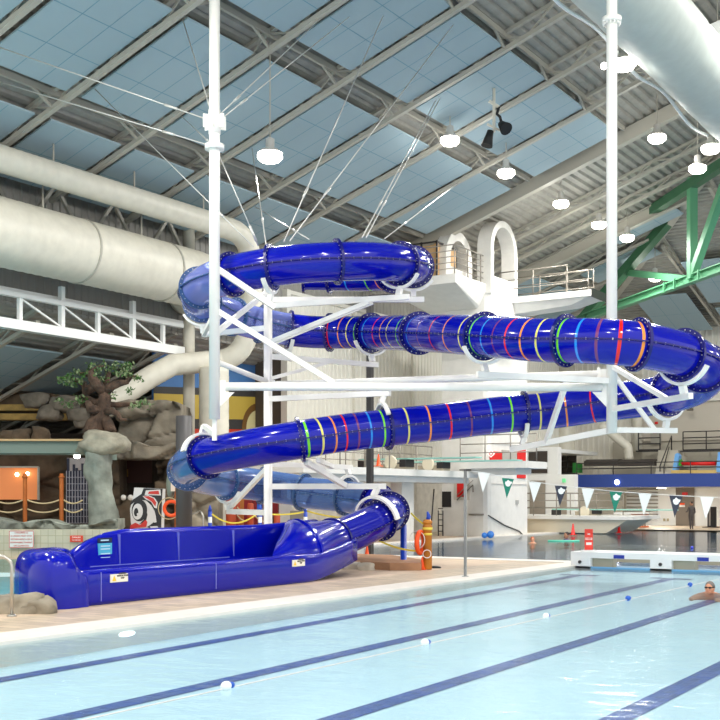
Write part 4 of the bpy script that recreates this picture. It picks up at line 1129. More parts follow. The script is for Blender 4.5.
def vbox(name, mt, px0, px1, py0, py1, D_, dep, parent=None, label=None, cat=None, ground=False, group=None):
    a, c = W(px0,py1,D_), W(px1,py0,D_)
    if ground: a.z = 0
    mid = (a+c)/2+VF*dep/2; m = MB(); m.obox(mid, VR*(c-a).dot(VR)/2, VF*dep/2, UP*(c.z-a.z)/2)
    o = m.build(name, mt, parent)
    if not parent: tag(o, label, cat, group)
    return o
vbox('cabinet_body', mat('dark_red', (150,24,26), .4), 244, 262, 500, 545, 39, .6, T)
vbox('door_gap', M_black, 252.5, 253.2, 501, 545, 38.98, .02, T)
vbox('red_board', mat('dark_red', (150,24,26), .4), 272, 279, 498, 516, 40, .2, label='narrow red board right of the white standing post', cat='board')
vbox('orange_cabinet', mat('tan_orange', (214,140,70), .5), 217, 231, 505, 545, 39.5, .4, label='tan orange cabinet low behind the clear slide bend', cat='cabinet', ground=True)
vbox('tan_bench_back', mat('tan_orange', (214,140,70), .5), 239, 249, 499, 509, 40, .3, label='tan orange panel between the red brown posts', cat='panel', ground=True)
vbox('blue_float', mat('float_blue', (30,90,190), .5), 257, 262, 501, 518, 38, .2, label='upright blue float beside the red cabinet', cat='float')
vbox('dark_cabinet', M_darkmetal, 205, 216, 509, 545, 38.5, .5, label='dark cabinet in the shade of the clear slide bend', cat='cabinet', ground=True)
vbox('grey_cabinet', mat('grey_box', (128,122,112), .5), 290, 303, 511, 545, 38, .5, label='grey cabinet left of the third striped bollard', cat='cabinet', ground=True)
vbox('white_partition', M_white, 278, 292, 500, 540, 40, .2, label='white partition behind the clear tube run', cat='partition', ground=True)
T = thing('pool_handrail', 'curved steel handrail beside the dark column', 'handrail', W(200,520,34)*1)
m = MB(); z_ = W(200,513,34).z; A = W(197,520,34.3); B_ = W(203,520,34)
m.tube([W(192,514,34.3), Vector((A.x,A.y,z_)), Vector((A.x,A.y,z_))+VR*.08+UP*.05, W(201,512,34), W(203.3,516,34), Vector((B_.x,B_.y,0))], .025, 8); m.build('rail_tube', M_stainless, T)
# cones
def cone(label, base, h, grp='orange traffic cones', col=M_orange, nm='traffic_cone'):
    T = thing(nm, label, 'traffic cone', base, grp); m = MB(); m.lathe(base, [(h*.24,.0),(h*.24,.02),(h*.19,.025),(h*.05,h*.97),(h*.045,h)], 18); m.build('cone_body', col, T)
    m = MB(); m.obox(base+UP*.012, Vector((h*.28,0,0)), Vector((0,h*.28,0)), Vector((0,0,.012))); m.build('cone_base', col, T); return T
cone('orange cone under the blue slide exit tube', atZ(367,559.5), .38); cone('small orange cone behind the orange bollard', atZ(423.5,570)+VF*.1-VR*.02, .3)
c = W(357.5,460,38); cone('small orange cone up on the diving walkway under the ringed tube', LD((378.5-360)/F*37.6, 37.6, 2.65), .4)
cone('tall red cone at the left of the far pool edge', W(573,535,50.0)*1, .5, 'red cones at the far pool', M_red)
cone('tall red cone near the orange bench across the pool', W(619,533,52.5)*1, .45, 'red cones at the far pool', M_red)
# low kerb
m = MB(); pts = [atZ(350,560), atZ(392,561.5), atZ(424,567), atZ(421,570.5), atZ(390,570.5), atZ(352,568)]; m.prism(pts, UP*.17); tag(m.build('low_kerb', mat('brown_kerb', (166,124,92), .8, noise_amt=.08)), 'low brown concrete kerb under the slide exit', 'kerb')
# orange bollard with ring
p = atZ(427.5,569.5)
T = thing('wooden_bollard', 'orange brown wooden bollard tied with yellow tape on the deck', 'bollard', p)
m = MB(); m.lathe(p, [(.1,0),(.105,.04),(.1,.95),(.11,.96),(.11,1.0),(.09,1.01),(.09,1.04),(.11,1.05),(.11,1.09),(.07,1.14)], 20); m.build('bollard_body', mat('bollard_wood', (184,116,30), .5, noise_amt=.1), T)
m = MB(); m.lathe(p, [(.118,.9),(.118,.96)], 16); m.lathe(p, [(.105,.78),(.112,.8),(.105,.83)], 16); m.build('tape_wrap', M_tape, T)
m = MB(); m.tube([p+UP*1.12, p+UP*1.2+VR*.03, p+UP*1.32], [.04,.05,.02], 10); m.build('blue_tie', M_stripeb, T)
T = thing('life_ring', 'orange life ring leaning on the wooden bollard', 'life ring', p+UP*.3)
m = MB(); ax = (VR*.93-VF*.37).normalized(); torus(m, p+UP*.62-VR*.17-VF*.1, ax, .24, .055); m.build('ring_body', M_orange, T)
m = MB(); torus(m, p+UP*.68-VR*.24-VF*.12, VF+VR*.7, .2, .008); torus(m, p+UP*.36-VR*.02-VF*.13, VF, .09, .01); m.build('grab_rope', M_white, T)
tape(W(411,513,26.6), W(426,525,26.3), .03, 'yellow tape from the slide exit flange to the wooden bollard')
tape(W(379,540.5,27), W(420,551,26.6), .06, 'yellow tape under the slide exit, towards the life ring')
m = MB(); c = atZ(435,568); m.lathe(c, [(.14,0),(.14,.03),(.05,.05)], 16); tag(m.build('floor_socket', M_black), 'black round socket cover right of the wooden bollard', 'socket')
# flag stanchion + rope + pennants
p = atZ(465.3,577); zt_ = W(467,470.5,-ST*p.x+CT*p.y).z
T = thing('flag_stanchion', 'slim grey steel pole at the pool edge holding the flag line', 'pole', p)
m = MB(); m.lathe(p, [(.07,0),(.07,.02),(.033,.025),(.033,zt_)], 14); m.build('pole_body', mat('pole_grey', (150,152,150), .35, metal=.5), T)
m = MB(); m.obox(p+UP*(zt_+.01), VR*.12, VF*.03, UP*.012); m.build('top_bracket', M_darkmetal, T)
Yf = p.y; LQ = [(467,471),(484,472.5),(508,478),(535,482),(561,485.5),(588,488.5),(616,491.5),(645,493.5),(676,495.5),(707,497),(740,498.5),(775,500)]
LQ = [(a, b_, 23.75-(a-467)*.0108) for a, b_ in LQ]
m = MB(); m.tube([W(*q) for q in LQ], .006, 6); tag(m.build('flag_line', M_white), 'thin white backstroke flag line above the pool', 'line')
M_fg, M_fk, M_fw = mat('flag_green', (12,128,104), .6), mat('flag_navy', (52,56,72), .6), mat('flag_white', (240,242,238), .6)
FL = [(484,M_fw,'white pennant just right of the grey stanchion'),(508,M_fg,'green pennant in front of the white tower'),(535,M_fw,'white pennant right of the first green one'),(561,M_fk,'navy pennant right of the diving tower'),(588,M_fw,'white pennant above the red standing sign'),(616,M_fg,'green pennant under the blue balcony'),(645,M_fw,'white pennant right of the second green one'),(676,M_fk,'navy pennant in front of the grey door'),(707,M_fw,'white pennant nearest the right edge')]
for (px, mt, lb) in FL:
    q = [e for e in LQ if e[0] == px][0]; c = W(*q); T = thing('pennant_flag', lb, 'pennant', c-UP*.4, 'backstroke flags')
    w_ = .128+ (px-484)*.00002; d = (VR*.985+VF*.17)
    m = MB(); sl = -.012
    m.prism([c-d*w_-UP*-.0, c+d*w_+UP*sl, c+d*.0-UP*.41-VR*.025], VF*.006); m.build('flag_cloth', mt, T)
    if mt is not M_fw:
        m = MB(); cc = c-UP*.11-VF*.006
        m.prism([cc+VR*x+UP*z for x, z in [(-.085,.03),(-.03,.04),(0,.075),(.04,.04),(.085,.03),(.07,-.01),(.05,-.02),(.04,-.05),(0,-.065),(-.04,-.05),(-.05,-.02),(-.075,-.01)]], -VF*.003); m.build('emblem', M_fw, T)
# ------------------------------------------------------------------ bulkhead
T = thing('bulkhead', 'long white pool bulkhead with cut-out slots across the lap pool', 'bulkhead', (-5,26.3,0))
m = MB(); Y0, Y1, Z0, Z1 = 26.0, 27.15, -.35, .34
sl = []
for a_, c_ in ((590.5,650),(671.5,735),(756,830)):
    sl.append((atY(a_,562,Y0).x, atY(c_,562,Y0).x))
xs = [-10.52]+[v for s_ in sl for v in s_]+[22]; ZS = .2
for i in range(0, len(xs), 2): m.box((xs[i],Y0,Z0),(xs[i+1],Y0+.14,ZS))
m.box((-10.52,Y0,ZS),(22,Y0+.14,Z1)); m.box((-10.52,Y0+.14,Z1-.05),(22,Y1,Z1)); m.box((-10.38,Y0+.14,Z0),(-10.28,Y1,Z1-.05)); m.box((-10.28,Y1-.1,.06),(22,Y1,Z1-.05), 1)
for i in range(1, len(xs)-1, 2): m.box((xs[i],Y0+.14,Z0),(xs[i]+.5,Y0+.4,ZS), 1)
m.build('bulkhead_body', [M_white, mat('slot_inner', (176,170,150), .6)], T)
for px in (619,703):
    c = atY(px,557,Y0); m = MB(); m.box((c.x-.13,Y0-.01,.205),(c.x+.13,Y0,.29)); m.build('lane_marker', mat('marker_blue', (22,50,160), .5), T)
for px in (580,660.5):
    c = atY(px,563.5,Y0); m = MB(); m.lathe((c.x,Y0-.03,.1), [(.04,0),(.04,.04)], 12, axis=(0,1,0)); m.build('eye_bolt', M_darkmetal, T)
# standing red sign
c = atY(589.5,551,26.3); b0 = Vector((c.x,26.25,.34))
T = thing('standing_sign', 'narrow red notice board standing on the white bulkhead', 'sign', b0)
m = MB(); m.obox(b0+UP*.02, VR*.17, VF*.1, UP*.02); m.build('sign_foot', M_white, T)
h_ = .5; m = MB(); m.obox(b0+UP*(.04+h_/2), VR*.098, VF*.012, UP*h_/2); m.build('board', mat('coral_red', (232,66,52), .5), T)
m = MB(); m.obox(b0+UP*.42-VF*.014, VR*.03, VF*.002, UP*.012); m.obox(b0+UP*.31-VF*.014, VR*.08, VF*.002, UP*.027); m.obox(b0+UP*.19-VF*.014, VR*.065, VF*.002, UP*.03); m.build('sign_bars', M_wtxt, T)
text_obj('lettering', 'DEEP', .058, mat('coral_red', (232,66,52), .5), b0+UP*.31-VF*.018, VR, UP, T)
# foreground handrail
p = atZ(11.8,616.5); z_ = W(12,556,-ST*p.x+CT*p.y).z
T = thing('pool_handrail', 'bent stainless handrail rising from the deck at lower left', 'handrail', p)
m = MB(); P_ = [p, p+UP*(z_-.15)]+[p+UP*(z_-.15)+UP*.15*math.sin(t*PI/2)-VR*.17*(1-math.cos(t*PI/2)) for t in (.25,.5,.75,1)]+[p+UP*(z_-.06)-VR*.32, p+UP*(z_-.2)-VR*.5,p-VR*.62]
m.tube(P_, .024, 12); m.build('rail_tube', M_stainless, T)
m = MB(); m.lathe(p, [(.07,0),(.065,.02),(.03,.03)], 14); m.build('floor_flange', M_stainless, T)
# lane rope and floats
T = thing('lane_rope', 'sparse lane rope with small white and blue floats on the near pool', 'lane rope', (-6.4,15,0))
m = MB(); m.tube([(-6.4,y,-.03) for y in range(3,27)], .006, 5); m.build('line', mat('thin_line', (220,214,210), .6), T)
for px, py, bl in ((226,686,0),(425,643,0),(546,615.5,0),(628,597,1),(690,583.5,1)):
    c = atX(px, py, -6.4); m = MB(); m.sphere((-6.4,c.y,-.01), (.045,.06,.045), mi=0)
    m.sphere((-6.4,c.y+.08,-.01), (.028,.03,.028), mi=1) ; m.build('float', [M_white if not bl else mat('float_blue', (30,90,190), .5), mat('float_blue', (30,90,190), .5)], T)
m = MB(); c = atX(128,633,XE+.02); m.sphere((XE+.005,c.y,-.1), (.02,.15,.035), 20, 10); tag(m.build('reflection_spot', mat('reflection_glow', (255,255,255), .4, emit=(255,255,255), es=2)), 'glowing oval standing in for a light reflection at the near pool wall', 'painted reflection')  # emissive oval imitates a bright reflection by the pool wall
# ------------------------------------------------------------------ diving tower
T = thing('diving_tower', 'white concrete diving tower with arched openings on top', 'diving tower', (-22.2,45,0))
m = MB()
n = 8; pl = [(-23.3,43.2)]
pl += [(-21.35,43.2),(-21.18,43.27),(-21.1,43.45),(-21.1,47.1),(-21.2,47.3),(-23.3,47.3)]
m.prism([(x,y,0) for x,y in pl], (0,0,9.6)); m.build('shaft', M_concrete, T)
m = MB()
pl2 = [(-23.45,42.1)]+[(-20.75,42.1),(-20.5,42.2),(-20.4,42.45),(-20.4,45.2),(-20.55,45.5),(-20.8,45.6),(-23.45,45.6)]
m.prism([(x,y,8.3) for x,y in pl2], (0,0,1.75)); m.build('top_drum', M_concrete, T)
def arch(x0, th, ya, yb, z0, z1, hole, parent=T):
    m = MB(); R_ = (yb-ya)/2; r_ = R_-hole; cy = (ya+yb)/2; n = 20
    out = [(ya,z0)]+[(cy-R_*math.cos(PI*i/n), z1-R_+R_*math.sin(PI*i/n)) for i in range(n+1)]+[(yb,z0)]
    inn = [(ya+hole,z0)]+[(cy-r_*math.cos(PI*i/n), z1-R_+r_*math.sin(PI*i/n)) for i in range(n+1)]+[(yb-hole,z0)]
    k = len(out); V = []
    for x in (x0, x0-th):
        V += [(x,y,z) for y,z in out]+[(x,y,z) for y,z in inn]
    Fc = []
    for i in range(k-1):
        Fc += [(i,i+1,k+i+1,k+i),(2*k+i,2*k+k+i,2*k+k+i+1,2*k+i+1),(i,2*k+i,2*k+i+1,i+1),(k+i,k+i+1,3*k+i+1,3*k+i)]
    m.add(V, Fc); m.build('arch', M_concrete, parent)
    m = MB(); m.box((x0-th+.03,ya+hole,z0),(x0-.03,yb-hole,z0+.75)); m.build('parapet', M_concrete, parent)
arch(-20.45, .62, 42.1, 44.65, 9.9, 13.05, .27)
arch(-21.7, .5, 40.6, 42.9, 10.2, 12.45, .38)
# platforms
m = MB(); x0, x1, y0, y1 = -23.9, -20.7, 39.5, 43.1
m.box((x0,y0,9.95),(x1,y1,10.3))
m.add([(x0,y0,9.95),(x1,y0,9.95),(x1,y1,9.95),(x0,y1,9.95),(-23.3,42.2,9.3),(-21.1,42.2,9.3),(-21.1,43.2,9.2),(-23.3,43.2,9.2)], [(0,1,5,4),(1,2,6,5),(2,3,7,6),(3,0,4,7),(4,5,6,7)])
m.build('front_platform', M_concrete, T)
m = MB(); m.box((-20.5,44,9.75),(-16.9,45.6,10.0)); m.add([(-21.1,44.1,9.75),(-17.1,44.1,9.75),(-17.1,45.5,9.75),(-21.1,45.5,9.75),(-21.1,44.3,9.3),(-17.9,44.3,9.5),(-17.9,45.3,9.5),(-21.1,45.3,9.3)], [(0,1,5,4),(1,2,6,5),(2,3,7,6),(3,0,4,7),(4,7,6,5)])
m.box((-16.92,44,9.7),(-16.88,45.6,10.05), 1); m.build('high_platform', [M_concrete, M_darkmetal], T)
m = MB(); m.box((-21.3,41.0,2.78),(-18.4,43.0,3.05)); m.box((-21.2,41.3,2.55),(-19.0,42.8,2.78)); m.build('low_platform', M_concrete, T)
# rails
def railing(pts, h=1.05, nb=4, parent=T, mt=M_rail, r=.025, name='railing', posts=None):
    m = MB(); pts = [Vector(p) for p in pts]
    for k in range(nb):
        z = h*(k+1)/nb; m.tube([p+UP*z for p in pts], r if k == nb-1 else r*.75, 6)
    for a, c in zip(pts[:-1], pts[1:]):
        L = (c-a).length; n = max(1, int(L/1.3+.5))
        for i in range(n+1): q = a.lerp(c, i/n); m.tube([q, q+UP*h], r, 6)
    return m.build(name, mt, parent)
railing([(-23.8,39.6,10.3),(-20.8,39.6,10.3),(-20.8,43.0,10.3)], 1.15, 5)
railing([(-21.0,44.1,10.0),(-18.0,44.1,10.0)], 1.1, 3); railing([(-18.0,44.15,10.0),(-17.1,44.15,10.0)], .8, 2); railing([(-21.0,45.5,10.0),(-17.4,45.5,10.0)], 1.1, 3)
railing([(-21.3,41.05,3.05),(-18.0,41.05,3.05)], 1.05, 3)
m = MB(); m.box((-24.0,40.3,10.3),(-22.1,40.4,11.7)); m.box((-22.1,40.3,10.3),(-22.0,42,11.75)); m.build('plywood_screen', mat('plywood', (196,158,112), .7, noise_amt=.08), T)
m = MB()
for q in [(-24,40.2),(-22.6,40.2),(-21.9,40.2)]: m.bar((q[0],q[1],10.3),(q[0],q[1],11.85), .06)
m.bar((-24,40.2,11.8),(-21.9,40.2,11.8), .06); m.bar((-21.9,40.2,11.8),(-21.9,42,11.75), .06); m.build('screen_frame', M_darkmetal, T)
# front face fittings
def facebox(name, mt, px0, px1, py0, py1, Y, dep=.03, parent=T):
    a, c = atY(px0,py1,Y), atY(px1,py0,Y); m = MB(); m.box((a.x,Y-dep,a.z),(c.x,Y+.01,c.z)); return m.build(name, mt, parent)
facebox('notice_board', M_black, 442.3, 451.3, 491.5, 507, 43.2)
facebox('opening_frame', mat('opening_grey', (196,190,178), .6), 454, 470, 480, 500, 43.2, .02)
facebox('red_door', M_red, 457.3, 466, 482, 497, 43.2, .035)
m = MB(); a = atY(457,500,43.1); c = atY(473,485,43.1); m.tube([a,c,c+Vector((0,0,-.3))], .03, 6); m.tube([a+UP*.2,c+UP*.2], .02, 6); m.build('stair_rail', M_rail, T)
m = MB(); a = atY(469,514.5,43.1); c = atY(483.5,514.5,43.1); m.tube([a,c], .04, 6); m.build('wall_bar', M_rail, T)
m = MB(); m.tube([atX(488.5,515.5,-21.06), atX(505,525.5,-21.06), atX(519,531,-21.06), atX(523,535,-21.06)], .03, 6); m.build('hose', M_darkmetal, T)
m = MB(); c = atX(517,502,-21.08); m.obox(c, (.03,0,0), (0,.12,0), (0,0,.08)); m.build('camera_box', mat('fixture_grey',(160,160,156),.5), T)
for z in (2.2, 3.9): 
    m = MB(); m.box((-21.09,43.5,z),(-21.07,47.1,z+.02)); m.build('panel_joint', mat('joint_grey',(196,192,186),.6), T)
# ladder
m = MB(); a = atY(438.3,533,43.0); zt_ = atY(438,510.5,43.0).z
for dx in (0,.22): m.tube([(a.x+dx,43.0,0),(a.x+dx,43.0,zt_)], .03, 6)
for k in range(5): m.tube([(a.x,43.0,.2+k*.24),(a.x+.22,43.0,.2+k*.24)], .02, 6)
m.build('ladder', M_darkmetal, T)
# long diving walkway
T = thing('diving_walkway', 'long white raised walkway carrying the springboard stands', 'walkway', (-21.5,35,0))
m = MB(); m.box((-23.2,29.6,2.42),(-20.9,41.8,2.66)); m.box((-23.0,29.8,2.2),(-21.2,41.6,2.42)); m.build('slab', M_concrete, T)
for Y in (34.3, 37.9):
    m = MB(); m.box((-22.4,Y-.45,0),(-21.9,Y+.45,2.3)); m.build('pier', M_concrete, T)
railing([(-22.9,29.9,2.66),(-22.9,41.6,2.66)], 1.05, 3, T); railing([(-21.1,32.0,2.66),(-21.1,35.2,2.66)], 1.0, 2, T)
for (tx, tail, Y, z, lb) in ((-18.45,-23.4,37.0,3.06,'teal springboard over the walkway, nearer and left of the two'),(-18.0,-23.2,39.5,3.02,'teal springboard over the walkway, farther and right of the two'),(-15.9,-21.9,52.0,1.05,'low teal springboard over the far pool at right')):
    b_ = thing('springboard', lb, 'diving board', ((tx+tail)/2,Y,2.66 if z > 2 else .75), 'springboards')
    m = MB(); m.box((tail,Y-.25,z-.02),(tx,Y+.25,z+.03)); m.build('board', mat('board_teal', (150,206,192), .5), b_)
    wx = {37.0:-21.9,39.5:-21.7,52.0:-20.2}[Y]; zb_ = 2.66 if z > 2 else .75
    m = MB(); m.lathe((wx,Y-.42,zb_+.27 if z > 2 else .95), [(.24,0),(.26,.02),(.26,.08),(.24,.1)], 24, axis=(0,1,0)); m.build('fulcrum_wheel', mat('wheel_cream', (214,206,184), .5), b_)
    m = MB(); m.box((wx-.5,Y-.3,zb_),(wx+.6,Y+.3,zb_+.22)); m.build('fulcrum_stand', mat('stand_grey', (170,160,140), .5), b_)
    m = MB(); m.box((wx+.35,Y-.34,zb_+.1),(wx+.62,Y+.3,z-.02)); m.build('roller_block', M_black, b_)
    m = MB(); m.box((tail,Y-.3,zb_),(tail+.25,Y+.3,z-.02)); m.build('rear_hinge', M_darkmetal, b_)
# right plinth of the low board
T = thing('board_plinth', 'rounded beige concrete plinth under the low springboard', 'plinth', (-20.5,52,0))
m = MB(); m.box((-24.5,50,.62),(-17.3,54,.78)); m.prism([(-24.3,50.2,0),(-18.6,50.2,0),(-17.6,50.2,.62),(-24.3,50.2,.62)], (0,3.6,0), 1); m.build('plinth_body', [M_concrete, mat('plinth_beige', (206,196,174), .6)], T)
railing([(-24.4,50.05,.78),(-19.8,50.05,.78)], 1.05, 3, T); railing([(-24.4,53.6,.78),(-19.0,53.6,.78)], 1.05, 3, T)
# blue floats at the tower
for px, py, r, lb in ((484.5,536.3,.12,'blue round float at the left of the tower foot'),(490.5,535.5,.15,'blue round float at the tower corner')):
    c = atZ(px, 538.3)*1; m = MB(); m.sphere(c+UP*r, r); tag(m.build('pool_float', mat('float_blue2', (60,130,215), .4)), lb, 'float')
m = MB(); c = atZ(460,535.5); m.box((c.x-.5,c.y-.1,0),(c.x+.4,c.y+.1,.06)); tag(m.build('floor_grate', M_darkmetal), 'dark strip on the deck at the tower foot', 'grate')
m = MB(); m.tube([W(431,528,46), W(434,489,46)], .03, 6); tag(m.build('rescue_pole', M_darkmetal), 'dark leaning pole beside the tower ladder', 'pole')
# dark post behind, holding the slide start
T = thing('black_post', 'tall black steel post behind the upper striped tubes', 'post', W(370,500,31.5)*1)
p = W(370,500,31.5); m = MB(); z_ = W(370,298,31.5).z
m.bar((p.x,p.y,0),(p.x,p.y,z_), .15); m.build('post_body', M_darkmetal, T)
m = MB(); m.bar(Vector((p.x,p.y,z_)), W(398,296,30.5), .14); m.build('post_arm', M_darkmetal, T)

# ------------------------------------------------------------------ far side
m = MB(); m.box((-26.5,58,0),(-24.2,58.5,4.35)); m.box((-24.2,58,0),(-23.25,58.5,2.86)); m.box((-26.5,58.5,4.1),(-24.6,65,4.3))
o = struct(m.build('wall_back', M_white), 'white service block left of the blue balcony')
def fb(label, nm, cat, mt, px0, px1, py0, py1, Y, dep=.05, group=None, parent=None):
    a, c = atY(px0,py1,Y), atY(px1,py0,Y); m = MB(); m.box((a.x,Y-dep,max(a.z,0)),(c.x,Y,c.z)); o = m.build(nm, mt, parent)
    if label: tag(o, label, cat, group)
    return o
M_glassd = mat('dark_glass', (58,50,46), .15)
fb('dark window high on the white service block, upper of two', 'dark_window', 'window', M_glassd, 529, 547.5, 451, 463, 57.98)
fb('dark window on the white service block, lower of two', 'dark_window', 'window', M_glassd, 529, 547.5, 467, 473.3, 57.98)
fb('grey folding shutter door on the white service block', 'shutter_door', 'door', mat('shutter_grey', (150,142,130), .5), 530, 545.5, 480.5, 529, 57.98)
fb('narrow grey door right of the shutter door', 'grey_door', 'door', mat('door_grey', (158,150,138), .5), 560, 567, 490, 529, 57.97)
def fx(label, nm, cat, mt, px0, px1, py0, py1, X=-21.1):
    a, c = atX(px0,py1,X), atX(px1,py0,X); m = MB(); m.box((X-.02,a.y,a.z),(X+.05,c.y,c.z)); m.build(nm, mt, T)
T = bpy.data.objects['diving_tower']
fx('', 'red_panel', '', M_red, 490, 501, 452, 460.5); fx('', 'red_panel', '', M_red, 516.7, 524.8, 449, 478); fx('', 'grey_recess', '', mat('recess_grey', (170,164,154), .6), 501.5, 516, 451, 460)
c = atY(491,453.5,42.9); m = MB(); m.prism([c+VR*x+UP*z for x,z in ((-.17,0),(0,.17),(.17,0),(0,-.17))], VF*.02)
o = m.build('diamond_sign', M_white); tag(o, 'small white diamond sign with red ring on the platform rail', 'sign')
m = MB(); torus(m, c-VF*.012, VF, .07, .014, 16, 6); m.build('red_ring', M_red, o)
# balcony
T = thing('balcony', 'long royal blue balcony band across the far wall', 'balcony', (-8,60,2.2))
xb = atY(576,480,60).x
m = MB(); m.box((xb,60,2.18),(22,60.2,2.88)); m.build('blue_fascia', mat('fascia_blue', (40,66,140), .45), T)
m = MB(); m.box((xb,60.2,2.2),(22,66,2.5)); m.build('slab', M_white, T)
m = MB()
for z in (3.2,3.5): m.tube([(xb,60.1,z),(22,60.1,z)], .025, 6)
x = xb
while x < -2: m.tube([(x,60.1,2.85),(x,60.1,3.52)], .025, 6); x += 2.1
m.build('railing', M_darkmetal, T)
c = atY(617,482.3,59.97); m = MB(); m.lathe((c.x,59.97,c.z), [(.13,0),(.13,.02),(.02,.03)], 20, axis=(0,-1,0)); m.build('underwater_lamp', mat('round_glow', (255,255,255), .4, emit=(255,250,255), es=12), T)
m = MB(); m.box((-23.2,66,0),(22,66.2,2.3)); m.box((-24,65.9,2.5),(22,66.1,4.9), 1); struct(m.build('wall_back', [M_white, mat('band_concrete', (176,170,156), .7)]), 'white far wall at deck level and concrete band above')
a = atY(641,455,65.8); 
m = MB(); m.box((a.x,65.75,4.9),(22,65.9,7.15)); m.box((a.x,65.5,7.1),(22,66.1,7.25), 1); struct(m.build('wall_back', [mat('beige_wall', (196,188,174), .6), M_siding]), 'smooth beige upper wall at far right')
m = MB(); c = atY(566,440,64.8); m.lathe((c.x,64.8,0), [(.55,0),(.55,9.5)], 24); tag(m.build('round_column', M_duct), 'fat cream round column behind the white service block', 'column')
c = atY(636,450,65); m = MB(); m.lathe((c.x,65.3,4.3), [(.28,0),(.28,4.5)], 20); tag(m.build('round_column', M_duct), 'cream pipe column between corrugated and beige far walls', 'column')
m = MB(); duct(m, [W(600,424,66), W(628,447,65.5), W(629,460,65.5)], .25); tag(m.build('ventilation_duct', M_duct), 'slanted cream duct on the corrugated far wall', 'duct')
# lower wall items
fb('tall grey double door under the balcony', 'grey_door', 'door', mat('door_dark_grey', (124,114,102), .5), 676, 694.5, 487, 526, 65.95, group=None)
fb('small red exit sign on the tall grey door', 'door_sign', 'sign', M_red, 682.3, 687.8, 492.3, 495, 65.85)
T = thing('door_notice', 'white and orange notice on the tall grey door', 'notice', atY(682,505,65.85))
fb(None, 'notice_paper', None, M_white, 679.5, 685, 503, 507, 65.87, parent=T); fb(None, 'notice_band', None, M_orange, 679.8, 684.8, 503, 504.8, 65.81, parent=T)
T = thing('roller_shutter', 'wide white louvred shutter under the balcony', 'shutter', atY(640,519,65.9))
fb(None, 'panel', None, M_white, 627, 658, 488, 520, 65.98, parent=T)
m = MB(); a, c = atY(627,520,65.92), atY(658,488,65.92)
for k in range(9): z = a.z+(c.z-a.z)*(k+.5)/9; m.box((a.x,65.85,z),(c.x,65.95,z+.07))
m.build('slats', mat('louvre_grey', (150,146,136), .5), T)
for k, (p0, p1, lb) in enumerate(((663.3,665.5,'left of two small switches on the far wall'),(667,669,'right of two small switches on the far wall'))): fb(lb, 'wall_switch', 'switch', mat('switch_beige',(180,170,140),.5), p0, p1, 518.5, 521, 65.97, group='far wall switches')
fb('small green exit sign on the white service block', 'exit_sign', 'sign', mat('exit_green', (110,200,140), .5, emit=(90,200,130), es=.5), 562.5, 565.8, 478.5, 482.5, 57.95)
for px, lb in ((712,'black banner stand on the far deck near the right edge'),(731,'second black stand cut by the right edge')):
    b0 = atZ(px, 527.5); T = thing('banner_stand', lb, 'stand', b0, 'black stands'); m = MB(); m.box((b0.x-.22,b0.y-.1,.03),(b0.x+.22,b0.y+.1,1.12)); m.build('stand_body', M_black, T)
    m = MB(); m.box((b0.x-.14,b0.y-.12,.1),(b0.x-.05,b0.y-.09,1.1)); m.build('light_strip', mat('strip_grey',(150,146,140),.5), T); m = MB(); m.box((b0.x-.45,b0.y-.3,0),(b0.x+.45,b0.y+.3,.03)); m.build('foot', M_black, T)
# bench
T = thing('massage_bench', 'white topped bench with orange legs on the far deck', 'bench', atZ(632,528)*1)
a, c = atY(616,513,60), atY(648,513,60); m = MB(); z1_ = atY(630,513,60).z
m.box((a.x,59.6,z1_-.08),(c.x,60.2,z1_+.04)); m.build('bench_top', M_white, T)
for xx in (a.x+.2,(a.x+c.x)/2,c.x-.2): m = MB(); m.box((xx-.04,59.7,.1),(xx+.04,60.1,z1_-.08)); m.build('leg', M_rail, T)
m = MB(); m.box((a.x,59.6,0.03),(c.x,60.15,.1)); m.box((c.x-.8,59.6,z1_-.1),(c.x,60.2,z1_-.04)); m.build('orange_rails', mat('bench_orange',(206,104,56),.5), T)
# upper gallery
M_cover = mat('bench_cover', (64,58,54), .6)
for p0, p1, lb in ((586.5,620,'left dark covered bench on the upper gallery'),(620.5,655,'right dark covered bench on the upper gallery')):
    a, c = atY(p0,466,63), atY(p1,459,63); m = MB(); m.prism([(a.x,62.6,a.z),(a.x,63.4,a.z),(a.x,63.4,c.z-.0),(a.x,63.0,c.z),(a.x,62.6,c.z-.12)], (c.x-a.x,0,0)); tag(m.build('covered_bench', M_cover), lb, 'bench', 'covered benches')
m = MB(); a, c = atY(590,468,62.5), atY(660,466,62.5); m.box((a.x,62.3,c.z-.05),(22,64,c.z)); m.box((-17,63.8,3.9),(22,65.7,4.0)); tag(m.build('seating_step', mat('band_concrete', (176,170,156), .7)), 'long concrete seating step along the upper gallery', 'step')
T = thing('gallery_stair', 'concrete stair with black handrail on the upper gallery', 'stair', atY(667,472,62)*1)
m = MB()
for k in range(5):
    a, c = atY(655+k*.8,473,61.5+k*.8), atY(678,473,61.5+k*.8); m.box((a.x,61.5+k*.8,2.5),(c.x,65.9,3.0+k*.33))
m.build('steps', mat('stair_concrete', (196,190,176), .7), T)
m = MB(); a = atY(660,466,61.5); c = atY(671.5,436,65); m.tube([a+UP*-.3,a,c,c-UP*.9], .035, 6); a = atY(664,468,61.5); m.tube([a-UP*.3,a+UP*.1,atY(669,447,64.5)], .03, 6); m.build('handrail', M_darkmetal, T)
